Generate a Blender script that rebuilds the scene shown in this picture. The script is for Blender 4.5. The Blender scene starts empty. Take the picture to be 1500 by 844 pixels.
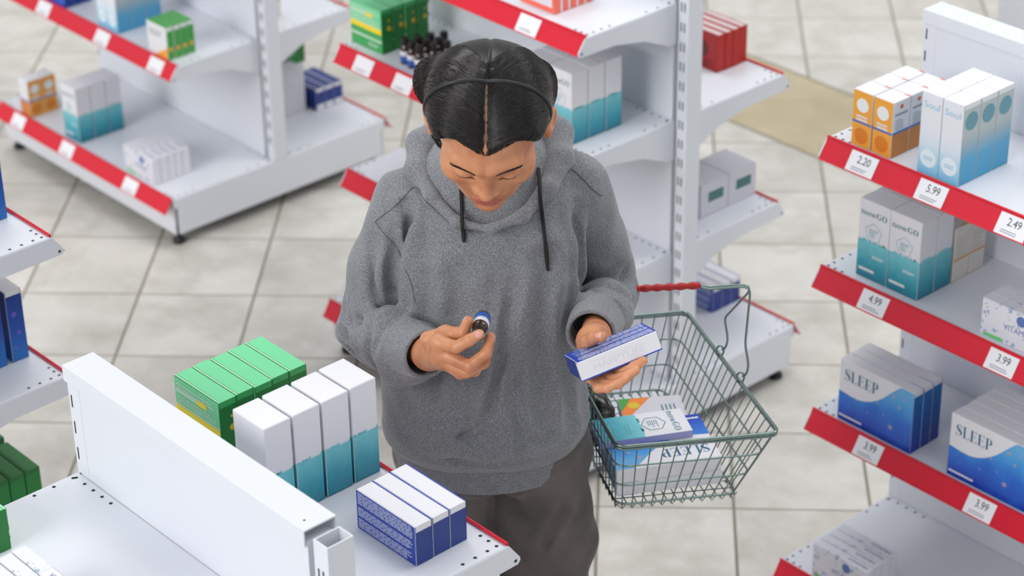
import bpy, bmesh, math, random
import numpy as np
from mathutils import Vector, Matrix, Euler
random.seed(7); np.random.seed(7)
S = bpy.context.scene
COL = S.collection
PI = math.pi

# ---------------------------------------------------------------- camera
PITCH, ROLL, YAW, HC = math.radians(29.326), math.radians(-1.003), math.radians(48.387), 3.1
def cam_axes(yaw):
    fw = np.array([0, math.cos(PITCH), -math.sin(PITCH)]); rt = np.array([1., 0, 0]); up = np.cross(rt, fw)
    c, s = math.cos(ROLL), math.sin(ROLL)
    rt, up = c * rt + s * up, -s * rt + c * up
    R = np.array([[math.cos(yaw), -math.sin(yaw), 0], [math.sin(yaw), math.cos(yaw), 0], [0, 0, 1]])
    return R @ rt, R @ up, R @ fw
rt, up, fw = cam_axes(YAW)
cam = bpy.data.cameras.new('camera'); cam.sensor_width = 36; cam.lens = 3440 / 1500 * 36
cam.clip_start = .05; cam.clip_end = 60
cam.dof.use_dof = True; cam.dof.focus_distance = 3.72; cam.dof.aperture_fstop = 4.6
camo = bpy.data.objects.new('camera', cam); COL.objects.link(camo)
camo.matrix_world = Matrix(((rt[0], up[0], -fw[0], 0), (rt[1], up[1], -fw[1], 0), (rt[2], up[2], -fw[2], HC), (0, 0, 0, 1)))
S.camera = camo
def LW(p):
    "aisle frame of the standing customer (x across, y away) to the shop frame of the shelving"
    c, s = math.cos(YAW), math.sin(YAW)
    return Vector((c * p[0] - s * p[1], s * p[0] + c * p[1], p[2]))

# ---------------------------------------------------------------- materials
def lin(c):
    return tuple(((v / 255) / 12.92 if v / 255 <= .04045 else ((v / 255 + .055) / 1.055) ** 2.4) for v in c) + (1.,)
_mats = {}
def mat(name, rgb, rough=.5, metal=0, spec=.5, coat=0, sheen=0, sss=0):
    if name in _mats: return _mats[name]
    m = bpy.data.materials.new(name); m.use_nodes = True
    b = m.node_tree.nodes['Principled BSDF']
    b.inputs['Base Color'].default_value = lin(rgb)
    b.inputs['Roughness'].default_value = rough; b.inputs['Metallic'].default_value = metal
    b.inputs['Specular IOR Level'].default_value = spec
    b.inputs['Coat Weight'].default_value = coat
    if sheen: b.inputs['Sheen Weight'].default_value = sheen
    if sss:
        b.inputs['Subsurface Weight'].default_value = sss
        b.inputs['Subsurface Radius'].default_value = (1, .35, .2); b.inputs['Subsurface Scale'].default_value = .006
    _mats[name] = m
    return m
def nd(m, t, **kw):
    n = m.node_tree.nodes.new(t)
    for k, v in kw.items():
        if k in n.inputs: n.inputs[k].default_value = v
        else: setattr(n, k, v)
    return n
def lk(m, a, b): m.node_tree.links.new(a, b)
def bsdf(m): return m.node_tree.nodes['Principled BSDF']
def math_n(m, op, a, b=None, clamp=False):
    n = nd(m, 'ShaderNodeMath', operation=op); n.use_clamp = clamp
    for i, v in enumerate((a, b)):
        if v is None: continue
        if isinstance(v, (int, float)): n.inputs[i].default_value = v
        else: lk(m, v, n.inputs[i])
    return n.outputs[0]
def mix_n(m, fac, a, b):
    n = nd(m, 'ShaderNodeMix', data_type='RGBA')
    if isinstance(fac, (int, float)): n.inputs[0].default_value = fac
    else: lk(m, fac, n.inputs[0])
    for i, v in ((6, a), (7, b)):
        if isinstance(v, tuple): n.inputs[i].default_value = v
        else: lk(m, v, n.inputs[i])
    return n.outputs[2]
def coords(m):
    return nd(m, 'ShaderNodeTexCoord').outputs['Object']
def noise(m, vec, scale, detail=3, rough=.5):
    n = nd(m, 'ShaderNodeTexNoise'); n.inputs['Scale'].default_value = scale; n.inputs['Detail'].default_value = detail
    n.inputs['Roughness'].default_value = rough; lk(m, vec, n.inputs['Vector']); return n
def ramp(m, fac, stops):
    n = nd(m, 'ShaderNodeValToRGB'); e = n.color_ramp.elements
    while len(e) < len(stops): e.new(.5)
    for i, (p, c) in enumerate(stops): e[i].position = p; e[i].color = lin(c)
    lk(m, fac, n.inputs[0]); return n.outputs[0]
def grad_mat(name, axis, z0, z1, stops, rough=.45, nz=.0, nscale=60):
    "print whose ink runs through several colours along one axis of the carton"
    if name in _mats: return _mats[name]
    m = mat(name, (200, 200, 200), rough)
    v = coords(m); s = nd(m, 'ShaderNodeSeparateXYZ'); lk(m, v, s.inputs[0])
    t = math_n(m, 'DIVIDE', math_n(m, 'SUBTRACT', s.outputs[axis], z0), z1 - z0, True)
    if nz:
        n = noise(m, v, nscale, 4); t = math_n(m, 'ADD', t, math_n(m, 'MULTIPLY', math_n(m, 'SUBTRACT', n.outputs['Fac'], .5), nz), True)
    lk(m, ramp(m, t, stops), bsdf(m).inputs['Base Color'])
    return m

WHITE_METAL = mat('white_powder_coat', (219, 222, 229), .40)
m = WHITE_METAL; n = noise(m, coords(m), 900, 2); bp = nd(m, 'ShaderNodeBump'); bp.inputs['Strength'].default_value = .03
lk(m, n.outputs['Fac'], bp.inputs['Height']); lk(m, bp.outputs[0], bsdf(m).inputs['Normal'])
RED = mat('red_price_strip', (214, 20, 48), .32)
TAG = mat('white_tag_paper', (236, 236, 240), .55)
INK = mat('dark_ink', (30, 36, 50), .6)
GREYINK = mat('grey_ink', (150, 154, 166), .6)
BLACKP = mat('black_plastic', (18, 20, 20), .5)
SLOT = mat('slot_dark', (26, 40, 42), .7)
CARD = mat('white_card', (227, 227, 233), .5)
CHROME = mat('chrome_wire', (132, 150, 146), .24, 1.0)

# ---------------------------------------------------------------- mesh builder
class MB:
    def __init__(s): s.v = []; s.f = []; s.m = []; s.sm = []; s.k = []; s.key = None
    def add(s, vs, fs, mi=0, smooth=False):
        o = len(s.v); s.v += [tuple(p) for p in vs]
        for f in fs: s.f.append([o + i for i in f]); s.m.append(mi); s.sm.append(smooth); s.k.append(s.key)
    def box(s, lo, hi, mi=0):
        x0, y0, z0 = lo; x1, y1, z1 = hi
        s.add([(x0, y0, z0), (x1, y0, z0), (x1, y1, z0), (x0, y1, z0), (x0, y0, z1), (x1, y0, z1), (x1, y1, z1), (x0, y1, z1)],
              [(0, 3, 2, 1), (4, 5, 6, 7), (0, 1, 5, 4), (1, 2, 6, 5), (2, 3, 7, 6), (3, 0, 4, 7)], mi)
    def bbox(s, lo, hi, b, mi=0, seg=2):
        bm = bmesh.new(); lo, hi = Vector(lo), Vector(hi)
        bmesh.ops.create_cube(bm, size=1)
        for v in bm.verts: v.co = Vector([lo[i] + (v.co[i] + .5) * (hi[i] - lo[i]) for i in range(3)])
        bmesh.ops.bevel(bm, geom=list(bm.edges), offset=b, segments=seg, affect='EDGES', profile=.5)
        s.bm(bm, mi, False)
    def bm(s, bm, mi=0, smooth=True):
        bm.verts.index_update()
        s.add([v.co for v in bm.verts], [[v.index for v in f.verts] for f in bm.faces], mi, smooth); bm.free()
    def prism(s, poly, axis, a, b, mi=0):
        "extrude a 2D outline (in the two other axes) along axis from a to b"
        n = len(poly); vs = []
        for t in (a, b):
            for p in poly:
                q = list(p); q.insert(axis, t); vs.append(q)
        fs = [list(range(n))[::-1], [n + i for i in range(n)]] + [(i, (i + 1) % n, n + (i + 1) % n, n + i) for i in range(n)]
        s.add(vs, fs, mi)
    def tube(s, pts, r, mi=0, n=8, closed=False, caps=True):
        P = [Vector(p) for p in pts]; k = len(P); rs = r if hasattr(r, '__len__') else [r] * k
        T = []
        for i in range(k):
            a = P[(i - 1) % k] if (closed or i > 0) else P[i]; b = P[(i + 1) % k] if (closed or i < k - 1) else P[i]
            T.append((b - a).normalized())
        u = T[0].orthogonal().normalized(); vs = []
        for i in range(k):
            u = (u - T[i] * u.dot(T[i])); u = u.normalized() if u.length > 1e-9 else T[i].orthogonal().normalized()
            w = T[i].cross(u)
            for j in range(n):
                a = 2 * PI * j / n; vs.append(P[i] + (u * math.cos(a) + w * math.sin(a)) * rs[i])
        fs = []
        for i in range(k if closed else k - 1):
            for j in range(n):
                a, b = i * n + j, i * n + (j + 1) % n; c, d = ((i + 1) % k) * n + (j + 1) % n, ((i + 1) % k) * n + j
                fs.append((a, b, c, d))
        s.add(vs, fs, mi, True)
        if caps and not closed:
            s.add(vs[:n], [list(range(n))[::-1]], mi); s.add(vs[-n:], [list(range(n))], mi)
    def lathe(s, prof, mi=0, n=24, M=None, mis=None):
        vs = []
        for r, z in prof:
            for j in range(n):
                a = 2 * PI * j / n; p = Vector((r * math.cos(a), r * math.sin(a), z)); vs.append(M @ p if M else p)
        o = len(s.v); s.v += [tuple(p) for p in vs]
        for i in range(len(prof) - 1):
            for j in range(n):
                s.f.append([o + i * n + j, o + i * n + (j + 1) % n, o + (i + 1) * n + (j + 1) % n, o + (i + 1) * n + j])
                s.m.append(mis[i] if mis else mi); s.sm.append(True)
    def disc(s, c, r, nrm, mi=0, n=12, ru=None):
        nrm = Vector(nrm); u = nrm.orthogonal().normalized(); w = nrm.cross(u); c = Vector(c)
        s.add([c + u * math.cos(2 * PI * i / n) * r + w * math.sin(2 * PI * i / n) * r for i in range(n)], [list(range(n))], mi)
    def build(s, name, mats, parent=None, off=(0, 0, 0), kind=None):
        ks = [k for k in dict.fromkeys(s.k)]
        if len(ks) > 1:                      # print on different faces of a carton: one object for each face
            for k in ks:
                q = MB(); ids = [i for i, kk in enumerate(s.k) if kk == k]
                for i in ids: q.add([s.v[j] for j in s.f[i]], [list(range(len(s.f[i])))], s.m[i], s.sm[i])
                r = q.build(name, mats, parent, off, kind)
            return r
        me = bpy.data.meshes.new(name); o3 = Vector(off)
        me.from_pydata([tuple(Vector(p) - o3) for p in s.v], [], s.f)
        mats = mats if isinstance(mats, (list, tuple)) else [mats]
        for q in mats: me.materials.append(q)
        me.polygons.foreach_set('material_index', s.m); me.polygons.foreach_set('use_smooth', s.sm)
        me.update()
        o = bpy.data.objects.new(name, me); COL.objects.link(o)
        if parent is not None: o.parent = parent
        else: o.location = o3
        if kind: o['kind'] = kind
        return o
def thing(name, label, cat, loc=(0, 0, 0), rot=(0, 0, 0), group=None):
    o = bpy.data.objects.new(name, None); COL.objects.link(o); o.empty_display_size = .05
    o.location = loc; o.rotation_euler = rot; o['label'] = label; o['category'] = cat
    if group: o['group'] = group
    return o
def dup(o, parent=None):
    c = o.copy(); COL.objects.link(c)
    if parent is not None: c.parent = parent
    for ch in list(o.children): dup(ch, c)
    return c

# ---------------------------------------------------------------- lettering
_txt = {}
def text2d(s, h):
    "outline letters as flat polygons; baseline at 0, returns (list of polygons, width)"
    if s not in _txt:
        cu = bpy.data.curves.new('letters', 'FONT'); cu.body = s; cu.size = 1; cu.resolution_u = 3
        ob = bpy.data.objects.new('letters', cu); COL.objects.link(ob)
        dg = bpy.context.evaluated_depsgraph_get(); me = bpy.data.meshes.new_from_object(ob.evaluated_get(dg))
        pol = [[tuple(me.vertices[i].co[:2]) for i in p.vertices] for p in me.polygons]
        w = max([v.co[0] for v in me.vertices] or [0])
        bpy.data.objects.remove(ob); bpy.data.curves.remove(cu); bpy.data.meshes.remove(me)
        _txt[s] = (pol, w)
    pol, w = _txt[s]; k = h / .7
    return [[(x * k, y * k) for x, y in p] for p in pol], w * k
def strip(pts, ws):
    "ribbon of quads along pts with (dx, dy) half-thickness per point"
    out = []
    for i in range(len(pts) - 1):
        (x0, y0), (x1, y1) = pts[i], pts[i + 1]; (a0, b0), (a1, b1) = ws[i], ws[i + 1]
        out.append([(x0 - a0, y0 - b0), (x1 - a1, y1 - b1), (x1 + a1, y1 + b1), (x0 + a0, y0 + b0)])
    return out
def arc(cx, cy, rx, ry, a0, a1, thick, thin, n=18):
    out = []
    for i in range(n):
        q = []
        for a in (a0 + (a1 - a0) * i / n, a0 + (a1 - a0) * (i + 1) / n):
            c, s_ = math.cos(math.radians(a)), math.sin(math.radians(a))
            q.append(((cx + rx * c, cy + ry * s_), (cx + (rx - thick) * c, cy + (ry - thin) * s_)))
        out.append([q[0][0], q[1][0], q[1][1], q[0][1]])
    return out
def R4(x0, y0, x1, y1): return [(x0, y0), (x1, y0), (x1, y1), (x0, y1)]
def glyph(ch):
    T, t = .15, .035
    if ch == 'L': return [R4(.06, 0, .06 + T, 1), R4(0, 0, .27, t), R4(0, 1 - t, .27, 1), R4(.06, 0, .56, t), [(.5, t), (.56, t), (.56, .24), (.54, .24)]], .62
    if ch == 'E': return [R4(.06, 0, .06 + T, 1), R4(0, 0, .56, t), R4(0, 1 - t, .54, 1), R4(.2, .5, .42, .5 + t), R4(.4, .4, .43, .63), [(.5, t), (.56, t), (.57, .25), (.55, .25)], [(.48, 1 - t), (.54, 1 - t), (.54, .78), (.52, .78)]], .64
    if ch == 'P': return [R4(.06, 0, .06 + T, 1), R4(0, 0, .28, t), R4(0, 1 - t, .3, 1), R4(.2, .46, .34, .46 + t)] + arc(.32, .73, .25, .27, -90, 90, T, t), .64
    if ch == 'S':
        P = [(.47, .80), (.44, .93), (.30, .985), (.14, .93), (.09, .76), (.17, .62), (.32, .50), (.46, .36), (.49, .2), (.42, .07), (.27, .015), (.1, .07), (.06, .22)]
        W = [(.015, 0), (.02, .015), (.0, .02), (.04, .03), (.065, .02), (.07, .06), (.06, .09), (.07, .06), (.065, .02), (.04, .03), (0, .02), (.02, .02), (.015, 0)]
        return strip(P, W) + [R4(.45, .72, .48, .98), R4(.05, .02, .08, .3)], .6
    if ch == 'O': return arc(.36, .5, .36, .52, 0, 360, .17, .035, 32), .8
    if ch == 'G': return arc(.36, .5, .36, .52, 42, 318, .17, .035, 28) + [R4(.5, .05, .64, .42), R4(.42, .42, .72, .455), R4(.60, .68, .635, .95)], .8
    if ch == 'n': return [R4(.05, 0, .19, .66), R4(0, 0, .25, t), R4(0, .63, .1, .66), R4(.42, 0, .56, .46), R4(.37, 0, .62, t)] + arc(.34, .44, .22, .24, 0, 140, .14, .05, 12), .66
    if ch == 'o': return arc(.28, .33, .28, .35, 0, 360, .15, .035, 26), .6
    if ch == 'w': return [[(.0, .66), (.16, .66), (.33, 0), (.25, 0)], [(.33, 0), (.27, 0), (.42, .6), (.45, .6)], [(.36, .66), (.52, .66), (.68, 0), (.6, 0)], [(.68, 0), (.62, 0), (.8, .66), (.84, .66)], R4(-.03, .63, .2, .66), R4(.72, .63, .92, .66)], .92
    return [], .3
def serif2d(s, h, stretch=1.0):
    x = 0; out = []
    for ch in s:
        g, w = glyph(ch); out += [[((x + a) * h * stretch, b * h) for a, b in p] for p in g]; x += w + .04
    return out, x * h * stretch

# ---------------------------------------------------------------- faces of a carton
def face(dims, f):
    w, d, h = dims
    return {'-y': ((-w / 2, -d / 2, 0), (1, 0, 0), (0, 0, 1), (0, -1, 0), w, h), '+x': ((w / 2, -d / 2, 0), (0, 1, 0), (0, 0, 1), (1, 0, 0), d, h),
            '+y': ((w / 2, d / 2, 0), (-1, 0, 0), (0, 0, 1), (0, 1, 0), w, h), '-x': ((-w / 2, d / 2, 0), (0, -1, 0), (0, 0, 1), (-1, 0, 0), d, h),
            '+z': ((-w / 2, -d / 2, h), (1, 0, 0), (0, 1, 0), (0, 0, 1), w, d)}[f]
def decal(mb, dims, f, polys, off=.0003, mi=0):
    o, u, v, n, _, _ = face(dims, f); o, u, v, n = Vector(o), Vector(u), Vector(v), Vector(n)
    mb.key = f
    for p in polys: mb.add([o + u * a + v * b + n * off for a, b in p], [list(range(len(p)))], mi)
    mb.key = None
def full(dims, f, v0=0., v1=1., u0=0., u1=1.):
    _, _, _, _, W, H = face(dims, f); return [R4(W * u0, H * v0, W * u1, H * v1)]
def shift(polys, du, dv): return [[(a + du, b + dv) for a, b in p] for p in polys]
def circle(cu, cv, r, n=28): return [[(cu + r * math.cos(2 * PI * i / n), cv + r * math.sin(2 * PI * i / n)) for i in range(n)]]
def lines(u0, u1, v0, v1, n, fill=.5, ragged=.25):
    "rows of small unreadable print"
    out = []; p = (v1 - v0) / n
    for i in range(n):
        b = v0 + i * p; x = u0
        e = u1 - random.random() * ragged * (u1 - u0)
        while x < e:
            w = min((u1 - u0) * random.uniform(.04, .13), e - x); out.append(R4(x, b, x + w, b + p * fill)); x += w + (u1 - u0) * .012
    return out
def carton_body(root, dims, mats=None, bev=.0011, name='carton_body', flap=True):
    w, d, h = dims; mb = MB(); mb.bbox((-w / 2, -d / 2, 0), (w / 2, d / 2, h), bev)
    o = mb.build(name, mats or CARD, root)
    if flap:
        f = MB(); f.bbox((w / 2 - .0001, -d / 2 + .0015, h - .010), (w / 2 + .0006, d / 2 - .0015, h - .0004), .0002, seg=1)
        f.bbox((-w / 2 + .001, -d / 2 + .001, h - .0002), (w / 2 + .0004, d / 2 - .001, h + .0005), .0002, seg=1)
        f.build('tuck_flap', mats or CARD, root)
    return o
# ---------------------------------------------------------------- floor
def floor_mat():
    m = mat('marble_floor_tile', (186, 182, 176), .34); v = coords(m)
    mp = nd(m, 'ShaderNodeMapping'); mp.inputs['Rotation'].default_value = (0, 0, -PI / 4); lk(m, v, mp.inputs[0])
    s = nd(m, 'ShaderNodeSeparateXYZ'); lk(m, mp.outputs[0], s.inputs[0])
    TU, TV, OU, OV, G = .3135, .3225, .2375, 4.484, .0075
    g = None; cells = []
    for ax, T, O in ((0, TU, OU), (1, TV, OV)):
        q = math_n(m, 'DIVIDE', math_n(m, 'SUBTRACT', s.outputs[ax], O - 50 * T), T)
        cells.append(math_n(m, 'FLOOR', q)); fr = math_n(m, 'FRACT', q)
        e = math_n(m, 'MINIMUM', fr, math_n(m, 'SUBTRACT', 1, fr)); k = math_n(m, 'LESS_THAN', e, G / 2 / T * (1.0 if ax == 0 else .7))
        g = k if g is None else math_n(m, 'MAXIMUM', g, k)
    cv = nd(m, 'ShaderNodeCombineXYZ'); lk(m, cells[0], cv.inputs[0]); lk(m, cells[1], cv.inputs[1])
    wn = nd(m, 'ShaderNodeTexWhiteNoise', noise_dimensions='3D'); lk(m, cv.outputs[0], wn.inputs[0])
    off = nd(m, 'ShaderNodeVectorMath', operation='MULTIPLY_ADD'); lk(m, wn.outputs['Color'], off.inputs[0]); off.inputs[1].default_value = (9, 9, 9); lk(m, mp.outputs[0], off.inputs[2])
    st = nd(m, 'ShaderNodeMapping'); st.inputs['Scale'].default_value = (1, 1.35, 1); lk(m, off.outputs[0], st.inputs[0])
    n1 = noise(m, st.outputs[0], 5.0, 6, .62); n2 = noise(m, off.outputs[0], 2.2, 8, .6)
    vein = math_n(m, 'ABSOLUTE', math_n(m, 'SUBTRACT', n2.outputs['Fac'], .5)); vein = math_n(m, 'SUBTRACT', 1, math_n(m, 'MULTIPLY', vein, 14), True)
    base = ramp(m, n1.outputs['Fac'], [(.25, (194, 190, 182)), (.5, (211, 208, 201)), (.75, (222, 220, 214))])
    base = mix_n(m, math_n(m, 'MULTIPLY', vein, .22), base, lin((140, 134, 120)))
    base = mix_n(m, math_n(m, 'MULTIPLY', wn.outputs['Value'], .14), base, lin((142, 136, 124)))
    # sandy stone border strip running along the aisle
    s2 = nd(m, 'ShaderNodeSeparateXYZ'); lk(m, v, s2.inputs[0])
    b = math_n(m, 'MULTIPLY', math_n(m, 'GREATER_THAN', s2.outputs[1], 4.86), math_n(m, 'LESS_THAN', s2.outputs[1], 5.26))
    sand = ramp(m, n1.outputs['Fac'], [(.3, (176, 163, 132)), (.7, (193, 180, 150))])
    base = mix_n(m, b, base, sand)
    inner = math_n(m, 'MULTIPLY', math_n(m, 'GREATER_THAN', s2.outputs[1], 4.848), math_n(m, 'LESS_THAN', s2.outputs[1], 5.272))
    edge = math_n(m, 'SUBTRACT', inner, b, True)
    gg = math_n(m, 'MAXIMUM', math_n(m, 'MULTIPLY', g, math_n(m, 'SUBTRACT', 1, b)), edge)
    ng = noise(m, v, 3, 2)
    grout = mix_n(m, ng.outputs['Fac'], lin((96, 92, 84)), lin((140, 130, 104)))
    lk(m, mix_n(m, math_n(m, 'MULTIPLY', gg, .9), base, grout), bsdf(m).inputs['Base Color'])
    bp = nd(m, 'ShaderNodeBump'); bp.inputs['Strength'].default_value = .25; bp.inputs['Distance'].default_value = .002; bp.invert = True
    lk(m, gg, bp.inputs['Height']); lk(m, bp.outputs[0], bsdf(m).inputs['Normal'])
    return m
mb = MB(); mb.box((-11, -4, -.05), (5, 11, 0)); mb.build('floor', floor_mat(), kind='structure')
WALL = mat('wall_paint', (214, 214, 210), .7)
mb = MB(); mb.box((-11, 10.9, 0), (5, 11, 3.4)); mb.build('wall_back', WALL, kind='structure')
mb = MB(); mb.box((-11, -4, 0), (-10.9, 10.9, 3.4)); mb.build('wall_left', WALL, kind='structure')

# ---------------------------------------------------------------- shelving units
def tag_mesh(mb, xc, yf, z, side, price, w=.066, h=.036):
    "paper price tag in the strip: side -1 faces -y, +1 faces +y; slanted like the strip"
    sl = .62
    def P(u, v, off):  # u across as read, v up from bottom
        x = xc + (u if side < 0 else -u); yo = side * (.0245 * (1 - v / .038)) ; return (x, yf + yo + side * off, z - .038 + v)
    mb.add([P(-w / 2, .0005, .0028), P(w / 2, .0005, .0028), P(w / 2, .0005 + h, .0028), P(-w / 2, .0005 + h, .0028)], [(0, 1, 2, 3)], 0)
    if price:
        pol, tw = text2d(price, .0128)
        for p in pol: mb.add([P(a - tw / 2 + .002, b + .019, .0031) for a, b in p], [list(range(len(p)))], 1)
    for p in lines(-.021, .023, .0065, .0135, 2, .45, .3): mb.add([P(a, b, .0031) for a, b in p], [(0, 1, 2, 3)], 2)
def shelf(root, x0, x1, yp, dirn, depth, z, tags=(), holes=True, bracket=True):
    "one shelf board on the face of the upright at yp, reaching dirn*depth out"
    yf = yp + dirn * depth; ya, yb = sorted((yp + dirn * .0003, yf)); off = root.location
    mb = MB(); mb.bbox((x0, ya, z - .004), (x1, yb, z), .0012, 0, 1)
    mb.box((x0, ya, z - .030), (x0 + .0025, yb, z - .003)); mb.box((x1 - .0025, ya, z - .030), (x1, yb, z - .003))
    y1, y2 = sorted((yf, yf - dirn * .0025)); mb.box((x0, y1, z - .034), (x1, y2, z - .003))
    if holes:
        for xe, sg in ((x0, 1), (x1, -1)):
            for k in range(3):
                mb.disc((xe + sg * (.010 + .018 * k), yf - dirn * .012, z + .0004), .0030, (0, 0, 1), 1)
                mb.disc((xe + sg * (.010), yf - dirn * (.030 + .024 * k), z + .0004), .0030, (0, 0, 1), 1)
            for k in range(5): mb.disc((xe + sg * (.012 + .024 * k), yp + dirn * .012, z + .0004), .0030, (0, 0, 1), 1)
            for k in range(3): mb.disc((xe + sg * .010, yp + dirn * (.016 + .035 * k), z + .0004), .0030, (0, 0, 1), 1)
    sh = mb.build('shelf', [WHITE_METAL, SLOT], root, off)
    ps = MB(); c = [(yf, z + .0035), (yf - dirn * .003, z + .0035), (yf + dirn * .0225, z - .038), (yf + dirn * .0255, z - .038)]
    if dirn < 0: c = c[::-1]
    ps.prism(c, 0, x0 + .001, x1 - .001)
    ps.tube([(x0 + .001, yf + dirn * .001, z + .003), (x1 - .001, yf + dirn * .001, z + .003)], .0022, 0, 8)
    ps.tube([(x0 + .001, yf + dirn * .0255, z - .037), (x1 - .001, yf + dirn * .0255, z - .037)], .0016, 0, 8)
    ps.build('price_strip', RED, sh)
    sh.children[-1].location = (0, 0, 0)
    for ch in sh.children: pass
    ps_o = sh.children[-1]; ps_o.data.transform(Matrix.Translation(-Vector(off)))
    for xc, pr in tags:
        t = MB(); tag_mesh(t, xc, yf, z, dirn, pr); o = t.build('price_tag', [TAG, INK, GREYINK], sh, off); o['label'] = 'white paper price tag' + (' reading ' + pr if pr else '')
    if bracket:
        for xa, nm in ((x0 - .001, 0), (x1 - .0015, 1)):
            b = MB(); e = yf + dirn * .024
            pl = [(yp, z - .006), (yp, z - .098), (yp + dirn * .02, z - .098), (yp + dirn * .10, z - .062), (yp + dirn * .19, z - .044), (e - dirn * .004, z - .042), (e, z - .037), (e, z - .031), (yf + dirn * .003, z - .002)]
            if dirn > 0: pl = pl[::-1]
            b.prism(pl, 0, xa, xa + .0028)
            b.disc((xa + .0032, e - dirn * .009, z - .034), .003, (1, 0, 0), 1, 10)
            b.build('bracket', [WHITE_METAL, SLOT], sh, off)
    return sh
def gondola(label, x0, x1, yp, top, near, far, dn=.275, df=.275, slots=True, base_tags=(), panel_end=.045, fbase=True, hollow=False):
    root = thing('shelving_unit', label, 'store shelf', ((x0 + x1) / 2, yp + .0225, 0)); off = root.location
    yb = yp + .045
    # uprights with slots
    for side, xa in ((0, x0), (1, x1 - .031)):
        mb = MB(); xb = xa + .031
        mb.box((xa, yp, .15), (xb, yb, top - .012)) if not (hollow and side) else None
        if hollow and side:
            t = .0022
            mb.box((xa, yp, .15), (xa + t, yb, top - .008)); mb.box((xb - t, yp, .15), (xb, yb, top - .008))
            mb.box((xa + t, yp, .15), (xb - t, yp + t, top - .008)); mb.box((xa + t, yb - t, .15), (xb - t, yb, top - .008))
        if slots:
            zz = .2
            while zz < top - .04:
                xs = xa + (.0075 if side == 0 else .0125)
                for yy, sg in ((yp - .0004, -1), (yb + .0004, 1)):
                    for dx in ((0,) if side == 0 else (-.004, .006)):
                        q = [(xs + dx - .0017, yy, zz), (xs + dx + .0017, yy, zz), (xs + dx + .0017, yy, zz + .022), (xs + dx - .0017, yy, zz + .022)]
                        mb.add(q if sg < 0 else q[::-1], [(0, 1, 2, 3)], 1)
                zz += .0474
        mb.build('upright', [WHITE_METAL, SLOT], root, off)
    mb = MB(); mb.box((x0 + .012, yp + .0005, .12), (x1 - panel_end, yb - .0005, top - .02))
    for k in range(2): mb.disc((x0 + .022, yp + .0001, top - .085 - .1 * k), .0022, (0, -1, 0), 1, 8)
    mb.build('back_panel', [WHITE_METAL, SLOT], root, off)
    mb = MB(); xe = x1 - panel_end
    mb.box((x0 - .001, yp - .005, top - .0025), (xe, yb + .006, top)); mb.box((x0 - .001, yp - .005, top - .027), (xe, yp - .003, top - .0025)); mb.box((x0 - .001, yb + .004, top - .027), (xe, yb + .006, top - .0025))
    mb.box((x0 - .001, yp - .003, top - .027), (x0 + .001, yb + .004, top - .0025))
    mb.disc((xe - .02, yp + .012, top + .0004), .0018, (0, 0, 1), 1, 8)
    mb.build('top_cap', [WHITE_METAL, SLOT], root, off)
    # plinth and feet
    yn, yf = yp - .355, yb + .36; zb = .152
    for ya in (yn + .006, yf - .010):
        mb = MB(); mb.box((x0 + .004, ya, .04), (x1 - .006, ya + .004, zb - .012)); mb.build('plinth_front', WHITE_METAL, root, off)
    for xa in (x0, x1 - .004):
        mb = MB(); mb.bbox((xa, yn + .016, .04), (xa + .004, yf - .016, zb - .004), .0008, 0, 1); mb.build('plinth_end', WHITE_METAL, root, off)
    for xa in (x0 + .03, x1 - .03):
        for ya in (yn + .03, yf - .03):
            mb = MB(); mb.lathe([(0, 0), (.017, 0), (.019, .004), (.017, .012), (.009, .016), (.008, .05), (0, .05)], 0, 14, Matrix.Translation((xa, ya, 0))); mb.build('foot', BLACKP, root, off)
    shelf(root, x0 + .001, x1 - .001, yp, -1, .355, zb, base_tags, True, False)
    if fbase: shelf(root, x0 + .001, x1 - .001, yb, 1, .36, zb, (), True, False)
    for z, tags in near: shelf(root, x0, x1 - .037, yp, -1, dn, z, tags)
    for z, tags in far: shelf(root, x0, x1 - .037, yb, 1, df, z, tags)
    return root
S1, S2, S3, S0 = 1.117, .832, .495, .152
gondola('white gondola shelving whose red strips carry the readable prices, beyond the basket', -2.66, -1.45, 3.463, 1.305,
        [(S1, [(-2.560, '2.20'), (-2.392, '5.99'), (-2.205, '2.49')]), (S2, [(-2.51, '4.99'), (-2.199, '3.99')]), (S3, [(-2.497, '3.99'), (-2.215, '3.99')])], [], base_tags=[(-2.2, '')])
gondola('white gondola shelving standing directly behind the customer', -4.20, -3.30, 3.463, 1.305,
        [(S1, [(-3.505, ''), (-3.85, '')]), (S2, [(-4.096, ''), (-3.948, ''), (-3.6, '')]), (S3, [(-3.9, '')])], [(S2, ()), (S3, ())], df=.318)
gondola('white gondola shelving with open end near the top corner, black foot showing under its base', -5.835, -4.937, 3.492, 1.305,
        [(.517, [(-5.624, ''), (-5.322, ''), (-5.058, '')]), (1.117, ())], [(.517, ())], base_tags=[(-5.713, ''), (-5.449, ''), (-5.124, '')])
gondola('white shelving unit in the foreground with an open hollow upright', -2.73, -2.089, 1.517, 1.269, [(1.0735, ())], [(1.0735, ()), (.6, ())], dn=.30, df=.308, hollow=True)
gondola('white shelving unit whose shelf ends carry tall blue boxes beside the floor', -4.35, -3.325, 1.517, 1.30, [(1.112, ())], [(1.112, ()), (.82, ()), (.455, ())], dn=.30, df=.309)
gondola('white back-row shelving panel seen past the top of the orange and pale blue boxes', -3.9, -2.7, 5.43, 1.305, [], [], slots=False)

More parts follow.
